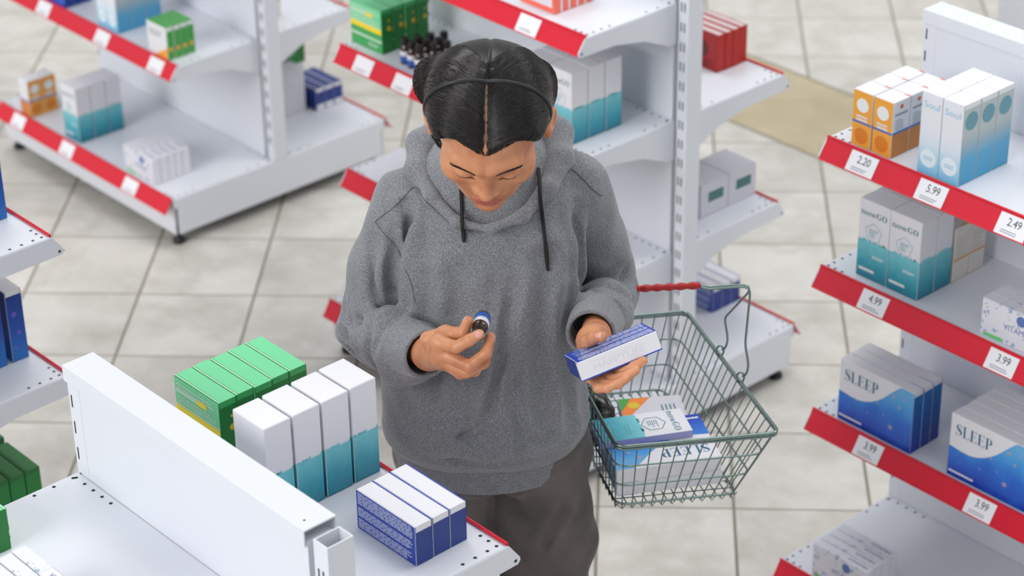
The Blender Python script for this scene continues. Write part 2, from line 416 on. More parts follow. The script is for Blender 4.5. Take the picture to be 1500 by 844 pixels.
# ---------------------------------------------------------------- light
def area(name, loc, size, power, aim=None, col=(1, 1, 1), sy=None):
    l = bpy.data.lights.new(name, 'AREA'); l.energy = power; l.color = col; l.shape = 'RECTANGLE'; l.size = size; l.size_y = sy or size
    o = bpy.data.objects.new(name, l); COL.objects.link(o); o.location = loc
    if aim is not None: o.rotation_euler = (Vector(aim) - Vector(loc)).to_track_quat('-Z', 'Y').to_euler()
    return o
w = bpy.data.worlds.new('shop_ambient'); S.world = w; w.use_nodes = True
w.node_tree.nodes['Background'].inputs[0].default_value = (.92, .95, 1, 1); w.node_tree.nodes['Background'].inputs[1].default_value = .62
area('unseen_light', LW((-11, -6, 8.4)), 8.0, 1360, LW((.2, 3.6, .8)), (1, .99, .97))
area('unseen_light', LW((4.4, 5.2, 5.6)), 2.4, 90, LW((.9, 4.4, 0)), (1, .985, .95))
area('unseen_light', LW((1.6, 5.4, 8.0)), 3.0, 95, LW((1.2, 4.6, 0)), (1, .985, .95))  # added overhead fill to brighten the right aisle floor, source unseen
area('unseen_light', LW((-1.9, 7.5, 7.5)), 2.6, 110, LW((-1.5, 5.6, 0)), (1, .985, .96))  # back fill added to lift the far gondola's shelf tops, source unseen
S.view_settings.view_transform = 'Standard'; S.view_settings.look = 'None'; S.view_settings.exposure = .14; S.view_settings.gamma = 1; S.view_settings.use_curve_mapping = False
S.cycles.use_denoising = True
# ---------------------------------------------------------------- cartons
TEAL = grad_mat('teal_print', 2, 0, .10, [(0, (30, 120, 144)), (.35, (56, 160, 180)), (.8, (116, 198, 208)), (1, (160, 216, 224))], .42, .25, 55)
TEALTXT = mat('teal_ink', (22, 120, 128), .5)
TEALLINE = mat('pale_teal_ink', (86, 176, 184), .5)
def speck(polys_w, v, n, hmax):
    out = []
    for i in range(n):
        u = random.random() * polys_w; w = random.uniform(.002, .007); h = random.random() * hmax
        out.append(R4(u, v - .0005, min(u + w, polys_w), v + h))
    return out
def k_teal():
    d = (.0765, .049, .170); r = thing('medicine_carton', '', 'box'); carton_body(r, d)
    b = MB()
    for f in ('-y', '+x', '+y', '-x'):
        W = face(d, f)[4]; decal(b, d, f, [R4(.0006, .0006, W - .0006, .083)], .0003); decal(b, d, f, speck(W - .001, .083, 16, .005), .0003)
    b.build('printed_band', TEAL, r)
    t = MB(); s, w = serif2d('nowGO', .0125, 1.15); k = .066 / w
    decal(t, d, '-y', shift([[(a * k, q) for a, q in p] for p in s], .005, .138), .0005)
    t.build('lettering', TEALTXT, r)
    t = MB(); cx, cy, R = .038, .104, .022
    pts = [(cx + R * math.sin(2 * PI * i / 5), cy + R * math.cos(2 * PI * i / 5)) for i in range(5)]
    ring = []
    for i in range(5):
        a, c = pts[i], pts[(i + 1) % 5]; ring.append([a, c, (cx + (c[0] - cx) * .95, cy + (c[1] - cy) * .95), (cx + (a[0] - cx) * .95, cy + (a[1] - cy) * .95)])
    for f in ('-y',): decal(t, d, f, ring + lines(cx - .011, cx + .012, cy - .010, cy + .010, 5, .35, .4), .0005)
    t.build('pentagon_emblem', TEALLINE, r)
    t = MB()
    for f in ('-y',): decal(t, d, f, lines(.006, .045, .016, .023, 1, .9, .05), .0006)
    t.build('small_print', mat('white_ink', (234, 238, 238), .5), r)
    t = MB(); decal(t, d, '-y', lines(.038, .072, .050, .058, 2, .45, .3), .0006); t.build('caption', mat('white_ink', (234, 238, 238), .5), r)
    t = MB(); decal(t, d, '-x', lines(.004, .045, .006, .050, 12, .2, .3), .0006); t.build('fine_lines', TEALLINE, r)
    return r
BLUEG = grad_mat('night_blue_print', 2, 0, .142, [(0, (20, 56, 176)), (.35, (36, 104, 206)), (.7, (64, 152, 222)), (1, (110, 178, 226))], .4, .55, 22)
BLUES = grad_mat('deep_blue_side_print', 2, 0, .142, [(0, (14, 50, 150)), (.4, (16, 80, 164)), (1, (30, 112, 178))], .4, .35, 30)
SLEEPINK = mat('petrol_ink', (38, 102, 140), .5)
FLOWER = mat('flower_print', (190, 170, 176), .5); FLOWERP = mat('violet_print', (96, 92, 196), .5)
def k_sleep():
    d = (.190, .0285, .142); r = thing('medicine_carton', '', 'box'); carton_body(r, d)
    W, H = d[0], d[2]
    cv = [(0, .48), (.08, .47), (.17, .455), (.27, .455), (.36, .485), (.45, .54), (.53, .61), (.60, .69), (.66, .775), (.73, .875), (.79, .955), (.83, .998), (1, .998)]
    b = MB(); P = []
    for i in range(len(cv) - 1):
        (a, v), (c, w) = cv[i], cv[i + 1]; P.append([(a * W, .0006), (c * W, .0006), (c * W, w * H), (a * W, v * H)])
    decal(b, d, '-y', P); decal(b, d, '+y', [[(W - x, y) for x, y in p][::-1] for p in P]); b.build('printed_front', BLUEG, r)
    b = MB(); decal(b, d, '+x', full(d, '+x', .004, .995, .02, .98)); decal(b, d, '-x', full(d, '-x', .004, .47, .02, .98)); decal(b, d, '+z', full(d, '+z', .78, .99, .80, .996)); b.build('printed_side', BLUES, r)
    t = MB(); s, w = serif2d('SLEEP', .0255); k = .090 / w
    decal(t, d, '-y', shift([[(a * k, q) for a, q in p] for p in s], .013, .098), .0005)
    t.build('lettering', SLEEPINK, r)
    t = MB()
    for (u, v, R) in ((.74, .80, .0055), (.82, .66, .0045), (.72, .28, .0065), (.53, .58, .003), (.88, .83, .0028), (.62, .42, .0022), (.40, .33, .002)):
        if v * H < .138:
            for q in range(6):
                a = q * PI / 3; c, s_ = math.cos(a), math.sin(a); x, y = u * W, v * H
                decal(t, d, '-y', [[(x, y), (x + R * c * .6 - R * s_ * .22, y + R * s_ * .6 + R * c * .22), (x + R * c, y + R * s_), (x + R * c * .6 + R * s_ * .22, y + R * s_ * .6 - R * c * .22)]], .0006)
    t.build('flower_print', FLOWER, r)
    t = MB(); decal(t, d, '-y', lines(.004, .064, .010, .0155, 1, .9, .02), .0006); t.build('small_print', mat('white_ink', (234, 238, 238), .5), r)
    return r
SOULG = grad_mat('pale_blue_fade_print', 2, 0, .165, [(0, (120, 192, 230)), (.16, (158, 210, 236)), (.38, (214, 228, 240)), (.55, (228, 231, 238))], .45, .06, 30)
SOULS = grad_mat('grey_blue_fade_print', 2, 0, .165, [(0, (70, 160, 204)), (.30, (86, 166, 204)), (.52, (160, 182, 190)), (.62, (184, 194, 194))], .45, .08, 30)
def k_soul():
    d = (.048, .0485, .165); r = thing('medicine_carton', '', 'box'); carton_body(r, d)
    b = MB(); decal(b, d, '-y', full(d, '-y', .003, .997, .01, .99)); decal(b, d, '+y', full(d, '+y', .003, .997, .01, .99)); b.build('printed_front', SOULG, r)
    b = MB(); decal(b, d, '+x', full(d, '+x', .003, .995, .01, .99)); decal(b, d, '-x', full(d, '-x', .003, .995, .01, .99)); b.build('printed_side', SOULS, r)
    t = MB(); s, w = text2d('Soul', .0135); k = .037 / w
    decal(t, d, '-y', shift([[(a * k, q) for a, q in p] for p in s], .005, .135), .0006); t.build('lettering', mat('sky_ink', (150, 198, 226), .5), r)
    t = MB(); decal(t, d, '-y', circle(.024, .034, .0185), .0006); t.build('round_emblem', mat('pale_disc', (224, 238, 246), .5), r)
    t = MB(); decal(t, d, '-y', lines(.013, .035, .030, .039, 2, .6, .2), .0008); t.build('emblem_print', mat('sky_ink2', (176, 208, 228), .5), r)
    t = MB(); decal(t, d, '+x', circle(.0243, .128, .0185), .0006); t.build('side_disc', mat('grey_teal_disc', (104, 156, 168), .5), r)
    return r
ORG = mat('orange_print', (240, 166, 62), .45); ORGD = mat('deep_orange_print', (222, 128, 40), .45); ORGS = mat('brown_orange_print', (206, 128, 58), .45)
ROYAL = mat('royal_blue_line', (44, 112, 196), .45)
def k_orange():
    d = (.0475, .050, .1155); r = thing('medicine_carton', '', 'box'); carton_body(r, d)
    b = MB(); decal(b, d, '-y', full(d, '-y', .004, .996, .015, .985)); b.build('printed_front', ORG, r)
    b = MB()
    for f in ('+x', '-x'): decal(b, d, f, full(d, f, .004, .43, .015, .985))
    b.build('printed_side', ORGS, r)
    b = MB()
    for f in ('-y', '+x', '-x'): decal(b, d, f, full(d, f, .42, .455, .012, .988), .0006)
    b.build('blue_stripe', ROYAL, r)
    t = MB(); decal(t, d, '-y', circle(.0236, .087, .0145), .0006); decal(t, d, '-y', lines(.010, .038, .054, .068, 2, .6, .2), .0006); t.build('round_emblem', mat('white_ink', (234, 238, 238), .5), r)
    t = MB(); decal(t, d, '-y', circle(.0236, .0235, .0165), .0006); t.build('orange_slice_print', ORGD, r)
    t = MB(); decal(t, d, '+x', circle(.024, .103, .0048, 8), .0006); decal(t, d, '+z', [R4(.035, .046, .047, .0498)], .0008); t.build('orange_badge', mat('burnt_orange', (220, 96, 34), .5), r)
    t = MB(); decal(t, d, '+x', lines(.006, .044, .086, .093, 1, .6, .1), .0006); t.build('caption', GREYINK, r)
    t = MB(); decal(t, d, '+x', lines(.008, .042, .056, .080, 6, .3, .5), .0006); t.build('small_print', GREYINK, r)
    return r
GR = mat('green_print', (36, 146, 76), .42); GRL = mat('mint_print', (112, 214, 154), .42); GRD = mat('dark_green_print', (26, 120, 48), .42)
YEL = mat('yellow_print', (250, 222, 16), .45); PALEG = mat('pale_green_print', (190, 226, 200), .45)
def k_shadegreen():  # green carton with the shade of its low shelf put into the colours
    d = (.118, .0335, .118); r = thing('medicine_carton', '', 'box'); carton_body(r, d, [mat('shaded_green_board', (34, 112, 50), .42)])
    b = MB(); decal(b, d, '+z', full(d, '+z', .1, .2, .0, 1), .0008); b.build('printed_edge', mat('shaded_edge_print', (24, 84, 38), .42), r)
    b = MB(); decal(b, d, '+x', full(d, '+x', .004, .996, .02, .98)); b.build('printed_side', mat('shaded_side_print', (36, 128, 58), .42), r)
    return r
def k_green():
    d = (.118, .0335, .112); r = thing('medicine_carton', '', 'box'); carton_body(r, d, [mat('green_board', (60, 170, 92), .42)])
    b = MB()
    for f in ('-y', '+y'): decal(b, d, f, full(d, f, .55, .997, .003, .997))
    decal(b, d, '+z', full(d, '+z', .14, .995, .003, .997), .0007); b.build('mint_panel', GRL, r)
    b = MB(); decal(b, d, '+z', full(d, '+z', .03, .10, .0, 1), .0008)
    for f in ('-y', '+y'): decal(b, d, f, full(d, f, .555, .585, .003, .997) + full(d, f, .24, .30, .003, .997) + lines(.006, .112, .069, .083, 3, .5, .2) + lines(.006, .112, .094, .106, 2, .5, .2) + full(d, f, .76, .83, .03, .5) + lines(.065, .112, .010, .022, 2, .6, .3), .0006)
    b.build('pale_lines', PALEG, r)
    b = MB()
    for f in ('-y', '+y'): decal(b, d, f, full(d, f, .44, .552, .003, .997) + full(d, f, .755, .835, .5, .72), .0007)
    b.build('yellow_stripe', YEL, r)
    b = MB()
    for f in ('+x', '-x'): decal(b, d, f, full(d, f, .004, .996, .02, .98))
    b.build('printed_side', GRD, r)
    b = MB(); decal(b, d, '+x', circle(.023, .062, .006, 12) + circle(.023, .082, .003, 10), .0006); b.build('yellow_spot', mat('amber_print', (214, 186, 40), .45), r)
    return r
BLU = mat('cobalt_print', (34, 68, 178), .4); BLUD = mat('navy_print', (30, 56, 132), .4); INKW = mat('pale_blue_ink', (214, 222, 244), .5); EMB = mat('pale_grey_ink', (214, 216, 224), .5)
def k_blue(dark=False):
    d = (.136, .0318, .0685); r = thing('medicine_carton', '', 'box'); carton_body(r, d)
    b = MB()
    for f in ('-y', '+y'): decal(b, d, f, full(d, f, .006, .994, .003, .997))
    decal(b, d, '+z', full(d, '+z', .93, .998, .0, 1), .0008)
    if dark: decal(b, d, '+z', full(d, '+z', .1, .998, .0, 1), .0008)
    b.build('printed_front', BLUD if dark else BLU, r)
    b = MB()
    for f in ('+x', '-x'): decal(b, d, f, full(d, f, .006, .994, .02, .98))
    b.build('printed_side', BLUD, r)
    t = MB()
    if not dark:
        decal(t, d, '-y', lines(.004, .131, .046, .067, 6, .5, .04) + lines(.004, .131, .025, .041, 5, .5, .10) + lines(.004, .131, .004, .021, 5, .5, .15), .0006)
    else: decal(t, d, '+x', [R4(.002, .001, .030, .018)], .0006)
    t.build('small_print', INKW if not dark else CARD, r)
    return r
VPRINT = None
def vit_mat():
    m = mat('speckled_vitamin_print', (225, 225, 232), .5); v = coords(m)
    a = noise(m, v, 70, 3); b = nd(m, 'ShaderNodeTexVoronoi'); b.inputs['Scale'].default_value = 85; lk(m, v, b.inputs['Vector'])
    f = math_n(m, 'MULTIPLY', math_n(m, 'GREATER_THAN', a.outputs['Fac'], .54), math_n(m, 'LESS_THAN', b.outputs['Distance'], .45))
    c = mix_n(m, a.outputs['Fac'], lin((120, 172, 192)), lin((150, 150, 204)))
    lk(m, mix_n(m, math_n(m, 'MULTIPLY', f, .85), lin((222, 223, 231)), c), bsdf(m).inputs['Base Color']); return m
def k_vit():
    d = (.145, .0235, .077); r = thing('medicine_carton', '', 'box'); carton_body(r, d)
    b = MB()
    for f in ('-y', '+y'): decal(b, d, f, full(d, f, .005, .995, .003, .997))
    decal(b, d, '+z', full(d, '+z', .02, .98, .0, .5), .0008); b.build('speckled_print', vit_mat(), r)
    t = MB(); s, w = text2d('VITAMIN', .012); k = .062 / w
    decal(t, d, '-y', shift([[(a * k, q) for a, q in p] for p in s], .052, .031), .0006); decal(t, d, '-y', circle(.09, .060, .011), .0005)
    s, w = text2d('VITAMIN', .0078); k = .052 / w
    decal(t, d, '+z', shift([[(a * k, q) for a, q in p] for p in s], .084, .008), .001); t.build('lettering', mat('violet_blue_ink', (92, 116, 176), .5), r)
    t = MB(); decal(t, d, '-y', [[(.004, .004), (.010, .001), (.050, .001), (.056, .006), (.046, .008), (.012, .007)]], .0006); t.build('green_emblem', mat('leaf_ink', (96, 206, 120), .5), r)
    return r
def k_red():
    d = (.122, .0242, .0935); r = thing('medicine_carton', '', 'box'); carton_body(r, d, [mat('red_board', (178, 28, 24), .42)])
    b = MB(); decal(b, d, '+z', full(d, '+z', .12, .80, .01, .99), .0008); b.build('pale_top_panel', mat('rose_grey', (206, 188, 188), .5), r)
    t = MB(); decal(t, d, '-y', circle(.07, .05, .022) + lines(.02, .11, .010, .026, 3, .5, .3), .0005); t.build('dark_print', mat('maroon_ink', (110, 30, 26), .5), r)
    return r
def k_white():
    d = (.104, .095, .086); r = thing('medicine_carton', '', 'box'); carton_body(r, d, [mat('grey_white_card', (206, 206, 214), .5)])
    b = MB(); decal(b, d, '+x', full(d, '+x', .36, .76, .22, .86), .0005); b.build('label_border', CARD, r)
    b = MB(); decal(b, d, '+x', full(d, '+x', .40, .72, .26, .82), .0008); b.build('teal_label', mat('bottle_green_label', (72, 118, 118), .5), r)
    return r
def k_brown():
    d = (.06, .049, .118); r = thing('medicine_carton', '', 'box'); carton_body(r, d, [mat('cream_card', (222, 216, 208), .5)])
    b = MB(); decal(b, d, '+x', full(d, '+x', .38, .42, .02, .98), .0005); decal(b, d, '+z', full(d, '+z', .4, .9, .88, .99), .0009); b.build('tan_stripe', mat('tan_ink', (214, 166, 118), .5), r)
    b = MB(); decal(b, d, '+x', lines(.006, .044, .056, .10, 5, .3, .5), .0005); b.build('small_print', mat('sand_ink', (206, 196, 184), .5), r)
    return r
def k_coral():
    d = (.112, .0228, .085); r = thing('medicine_carton', '', 'box'); carton_body(r, d)
    b = MB(); decal(b, d, '-y', [R4(0, 0, .112, .012), R4(0, .012, .01, .085), R4(.102, .012, .112, .085)], .0004); decal(b, d, '+x', full(d, '+x', .0, .97, .0, .72), .0004); b.build('coral_print', mat('coral_ink', (244, 112, 92), .45), r)
    return r
def k_daisy():   # white carton with green top and orange corner
    d = (.094, .0218, .094); r = thing('medicine_carton', '', 'box'); carton_body(r, d)
    b = MB(); decal(b, d, '+x', full(d, '+x', .004, .996, .02, .98)); decal(b, d, '+z', full(d, '+z', .0, 1, .0, 1), .0008); b.build('green_print', mat('leaf_green_print', (62, 156, 66), .42), r)
    b = MB(); decal(b, d, '-y', [[(.03, .001), (.093, .001), (.093, .036), (.06, .018)]], .0004); decal(b, d, '+x', circle(.011, .03, .006, 10), .0006); b.build('orange_print', mat('amber_orange_print', (242, 166, 62), .45), r)
    b = MB(); decal(b, d, '-y', lines(.012, .08, .060, .080, 3, .4, .3), .0005); b.build('small_print', GREYINK, r)
    return r
def k_tallblue():
    d = (.062, .034, .150); r = thing('medicine_carton', '', 'box'); carton_body(r, d)
    b = MB()
    for f in ('+x', '-y', '+y'): decal(b, d, f, full(d, f, .004, .996, .01, .99))
    b.build('printed_side', grad_mat('sea_blue_print', 2, 0, .15, [(0, (26, 110, 190)), (.5, (28, 76, 168)), (1, (24, 56, 134))], .4, .4, 40), r)
    b = MB(); decal(b, d, '+x', circle(.014, .10, .006, 6) + circle(.02, .06, .005, 6) + circle(.01, .03, .004, 6), .0006); b.build('flower_print', FLOWERP, r)
    return r
PROTO = {}
KIND = dict(shadegreen=k_shadegreen, teal=k_teal, sleep=k_sleep, soul=k_soul, orange=k_orange, green=k_green, blue=k_blue, navy=lambda: k_blue(True), vit=k_vit, red=k_red, white=k_white, brown=k_brown, coral=k_coral, daisy=k_daisy, tall=k_tallblue)
def carton(kind, loc, rz, label, group=None, rx=0, ry=0):
    if kind not in PROTO: PROTO[kind] = r = KIND[kind]()
    else: r = dup(PROTO[kind])
    r.location = loc; r.rotation_euler = (rx, ry, rz); r['label'] = label; r['category'] = 'box'
    if group: r['group'] = group
    elif 'group' in r: del r['group']
    return r
ORD = ['front', 'second', 'third', 'fourth', 'fifth']
def row(kind, x, y, z, n, step, label, group, rz=0, axis=1, jit=.0012, ords=ORD):
    "n cartons one behind another; label has {} for the place in the row"
    for i in range(n):
        o = ords[i] if i < n - 1 or n < 3 else 'rearmost'
        p = [x + random.uniform(-jit, jit), y, z]; p[axis] += i * step
        carton(kind, p, rz + random.uniform(-.004, .004), label.format(o), group)
e = .0006
# right-hand gondola, aisle face
for i, (wx) in enumerate((-2.587, -2.537)):
    for j in range(3):
        carton('orange', (wx, 3.224 + .0515 * j, S1 + e), random.uniform(-.01, .01), 'orange and white citrus carton, %s in the %s file on the 2.20 shelf' % (('front', 'middle', 'rear')[j], ('outer', 'inner')[i]), 'orange cartons on the top shelf')
for i, wx in enumerate((-2.4235, -2.3745)):
    for j in range(3):
        carton('soul', (wx, 3.222 + .0498 * j, S1 + e), random.uniform(-.006, .006), 'pale blue fading carton, %s in the file %s the orange cartons' % (('front', 'middle', 'rear')[j], ('next to', 'farther from')[i]), 'pale blue cartons on the top shelf')
for i, wx in enumerate((-2.552, -2.4745)):
    for j in range(2):
        carton('teal', (wx, 3.238 + .0505 * j, S2 + e), random.uniform(-.008, .008), 'white and teal carton on the 4.99 shelf, %s one in the %s file' % (('front', 'rear')[j], ('end', 'inner')[i]), 'teal cartons on the 4.99 shelf')
for j in range(2): carton('brown', (-2.466, 3.345 + .0505 * j, S2 + e), 0, ('cream carton with thin tan stripe behind the teal cartons', 'cream carton with thin tan stripe, against the back panel')[j], 'cream cartons behind the teal ones')
row('sleep', -2.507, 3.213, S3 + e, 3, .0308, '{} blue and white carton of three at the shelf end, night print', 'blue night cartons at the shelf end')
row('sleep', -2.223, 3.214, S3 + e, 5, .0305, '{} blue and white night carton in the row of five', 'blue night cartons in the deeper row')
row('vit', -2.206, 3.219, S2 + e, 3, .0252, '{} white speckled carton on the 4.99 shelf near the 3.99 tag', 'speckled cartons on the 4.99 shelf')
row('vit', -2.508, 3.131, S0 + e, 4, .0250, '{} white speckled carton of four on the lowest shelf', 'speckled cartons on the lowest shelf')
carton('green', (-2.20, 3.150, S0 + e), 0, 'green carton at the bottom edge on the lowest shelf')
carton('daisy', (-2.148, 3.348, S1 + e), PI / 2, 'white carton with green top beside the pale blue cartons')
carton('daisy', (-2.140, 3.243, S1 + e), -PI / 2, 'white carton with orange corner nearest the 2.49 tag')
carton('brown', (-2.24, 3.405, S1 + e), 0, 'cream carton with tan stripe behind the pale blue cartons')
# foreground unit
FZ = 1.0735 + e
row('green', -2.648, 1.7085, FZ, 5, .0345, '{} mint green carton of five behind the foreground panel', 'mint green cartons on the foreground shelf')
row('teal', -2.445, 1.671, FZ, 4, .0545, '{} tall white and teal carton of four on the foreground shelf', 'teal cartons on the foreground shelf', rz=PI)
row('blue', -2.2465, 1.755, FZ, 3, .0334, '{} cobalt and white carton of three on the foreground shelf', 'cobalt cartons on the foreground shelf')
carton('green', (-2.684, 1.316, FZ), PI, 'low green carton at the frame edge on the near foreground shelf').scale = (1, 1, .63)
row('vit', -2.4435, 1.2375, FZ, 3, .0252, '{} white speckled carton beside the green carton on the near foreground shelf', 'speckled cartons on the near foreground shelf')
# unit beyond it
carton('tall', (-3.512, 1.838, 1.112 + e), 0, 'tall blue carton alone on the upper shelf end at the frame edge')
carton('tall', (-3.500, 1.790, .82 + e), .03, 'tall blue carton on the lower shelf end, nearer to the panel')
carton('tall', (-3.500, 1.838, .82 + e), -.02, 'tall blue carton on the lower shelf end, nearer to the aisle')
for i in range(5): carton('shadegreen', (-3.532, 1.690 + .0350 * i, .455 + e), 0, 'dark shaded green carton low behind the white shelf, %s from the aisle' % ('fifth', 'fourth', 'third', 'second', 'first')[i], 'green cartons low behind the foreground shelf')
carton('shadegreen', (-3.67, 1.835, .455 + e), 0, 'green carton behind the low green row')
# gondola behind the customer
row('green', -4.138, 3.238, S2 + e, 4, .0375, '{} green carton of four on the shelf beside the customer head', 'green cartons beside the bottles')
row('teal', -3.442, 3.232, S2 + e, 3, .0515, '{} white and teal carton behind the customer ear', 'teal cartons behind the ear', rz=0)
row('teal', -3.521, 3.232, S2 + e, 3, .0515, '{} white and teal carton just past the customer hair', 'teal cartons past the hair', rz=0)
row('coral', -3.530, 3.236, S1 + e, 5, .0242, '{} white and coral carton on the highest shelf in view', 'coral cartons on the highest shelf')
carton('vit', (-3.56, 3.30, S3 + e), 0, 'pale carton glimpsed on the shelf behind the customer shoulder')
carton('daisy', (-4.0, 3.26, S3 + e), 0, 'white carton on the shelf end by the grey hooded shoulder')
row('red', -3.510, 3.732, S2 + e, 4, .0254, '{} red carton of four on the rear shelf', 'red cartons on the rear shelf')
for j in range(2): carton('white', (-3.457, 3.676 + .0965 * j, S3 + e), 0, ('grey white carton with teal label, nearer to the upright', 'grey white carton with teal label, nearer to the shelf lip')[j], 'teal labelled cartons on the rear shelf')
row('blue', -3.548, 3.778, S0 + e, 3, .0334, '{} dark blue carton with white top on the rear base deck behind the basket', 'blue cartons on the rear base deck')
# far gondola
for i in range(2):
    carton('orange', (-5.695 - .0 * i, 3.166 + .0485 * i, S0 + e), PI / 2, ('orange and white carton at the lip of the lowest shelf far away', 'orange and white carton behind the first on the lowest far shelf')[i], 'orange cartons on the far low shelf')
row('teal', -5.456, 3.176, S0 + e, 3, .0515, '{} white and teal carton of three on the far low shelf', 'teal cartons on the far low shelf')
row('vit', -5.118, 3.166, S0 + e, 5, .0250, '{} white speckled carton of five on the far low shelf', 'speckled cartons on the far low shelf')
L1 = .517 + e
for j in range(3): carton('sleep', (-5.632, 3.236 + .0302 * j, L1), 0, '%s blue carton cut by the top edge on the far shelf' % ('front', 'middle', 'rear')[j], 'blue cartons on the far shelf')
for i in range(2):
    for j in range(3): carton('soul', (-5.347 + .049 * i, 3.252 + .0495 * j, L1), 0, 'pale blue carton, %s of the %s file on the far shelf' % (('front', 'middle', 'rear')[j], ('outer', 'inner')[i]), 'pale blue cartons on the far shelf')
row('daisy', -5.069, 3.234, L1, 4, .0230, '{} white carton with green side of four on the far shelf', 'green sided cartons on the far shelf')
for j in range(3): carton('navy', (-5.186, 3.800 + .0334 * j, S0 + e), 0, '%s dark blue carton on the far base deck past the upright' % ('front', 'middle', 'rear')[j], 'dark blue cartons on the far base deck')
carton('white', (-5.20, 3.72, S0 + e), PI, 'grey white carton half hidden by the far upright'); carton('white', (-5.20, 3.72, S0 + .0868 + e), PI + .02, 'grey white carton stacked on another beside the far upright')
carton('green', (-5.175, 3.735, S0 + .1736 + e), .0, 'green carton with yellow stripe topping the stack by the far upright')
carton('brown', (-5.10, 3.62, L1), 0, 'tan striped carton at the top edge on the far rear shelf')
# dropper bottles
def bottle_proto():
    r = thing('medicine_bottle', '', 'bottle')
    mb = MB(); mb.lathe([(0, 0), (.0118, 0), (.0125, .001), (.0125, .038), (.011, .0435), (.0068, .047), (.0066, .052), (0, .052)], 0, 24); mb.build('glass_body', mat('amber_glass', (52, 26, 12), .12, coat=.5), r)
    mb = MB(); mb.lathe([(.01265, .006), (.0128, .0062), (.0128, .021), (.01265, .0212)], 0, 24); mb.build('blue_label', mat('label_blue', (40, 88, 176), .45), r)
    mb = MB(); mb.lathe([(.01265, .0212), (.0128, .0213), (.0128, .033), (.01265, .0332)], 0, 24); mb.build('white_label', CARD, r)
    mb = MB(); pr = [(0, .048), (.0098, .048), (.0102, .049)]
    for k in range(6): pr += [(.0102, .050 + .002 * k), (.0098, .051 + .002 * k)]
    pr += [(.0102, .063), (.0092, .0645), (0, .0645)]
    mb.lathe(pr, 0, 28); mb.build('screw_cap', mat('brown_black_cap', (30, 22, 18), .35), r)
    return r
BOT = bottle_proto(); used = False
for (x, y, lb) in ((-4.005, 3.232, 'first'), (-3.975, 3.228, 'second'), (-3.944, 3.224, 'third'), (-3.934, 3.258, 'fourth'), (-3.992, 3.262, 'fifth'), (-3.962, 3.262, 'sixth'), (-3.982, 3.292, 'seventh'), (-3.950, 3.292, 'eighth'), (-3.920, 3.290, 'ninth'), (-3.968, 3.322, 'tenth')):
    b = dup(BOT) if used else BOT; used = True
    b.location = (x, y, S2 + e); b.rotation_euler = (0, 0, random.uniform(0, 6)); b['label'] = 'small dark capped bottle with blue label in the cluster beside the green cartons'; b['category'] = 'bottle'; b['group'] = 'bottles beside the green cartons'
# ================================================================ the customer
# implicit surfaces, meshed with surface nets; everything here is in the aisle frame (x across, y away, z up)
V3 = lambda *a: np.array(a, float)
def smin(a, b, k):
    h = np.clip(.5 + .5 * (b - a) / k, 0, 1); return b + (a - b) * h - k * h * (1 - h)
def smax(a, b, k): return -smin(-a, -b, k)
def cap(P, a, b, ra, rb):
    a, b = np.asarray(a, float), np.asarray(b, float); d = b - a; t = np.clip((P - a) @ d / (d @ d), 0, 1)
    return np.linalg.norm(P - a - t[:, None] * d, axis=1) - (ra + (rb - ra) * t)
def pdist(P, pts):
    "distance to a polyline"
    r = None
    for a, b in zip(pts[:-1], pts[1:]):
        q = cap(P, a, b, 0, 0); r = q if r is None else np.minimum(r, q)
    return r
def ell(P, c, r, R=None):
    q = P - np.asarray(c, float)
    if R is not None: q = q @ R          # columns of R are the local axes
    r = np.asarray(r, float); k0 = np.linalg.norm(q / r, axis=1); k1 = np.linalg.norm(q / (r * r), axis=1)
    return k0 * (k0 - 1) / np.maximum(k1, 1e-9)
def chain(P, pts, rs, k=.01):
    d = None
    for i in range(len(pts) - 1):
        c = cap(P, pts[i], pts[i + 1], rs[i], rs[i + 1]); d = c if d is None else smin(d, c, k)
    return d
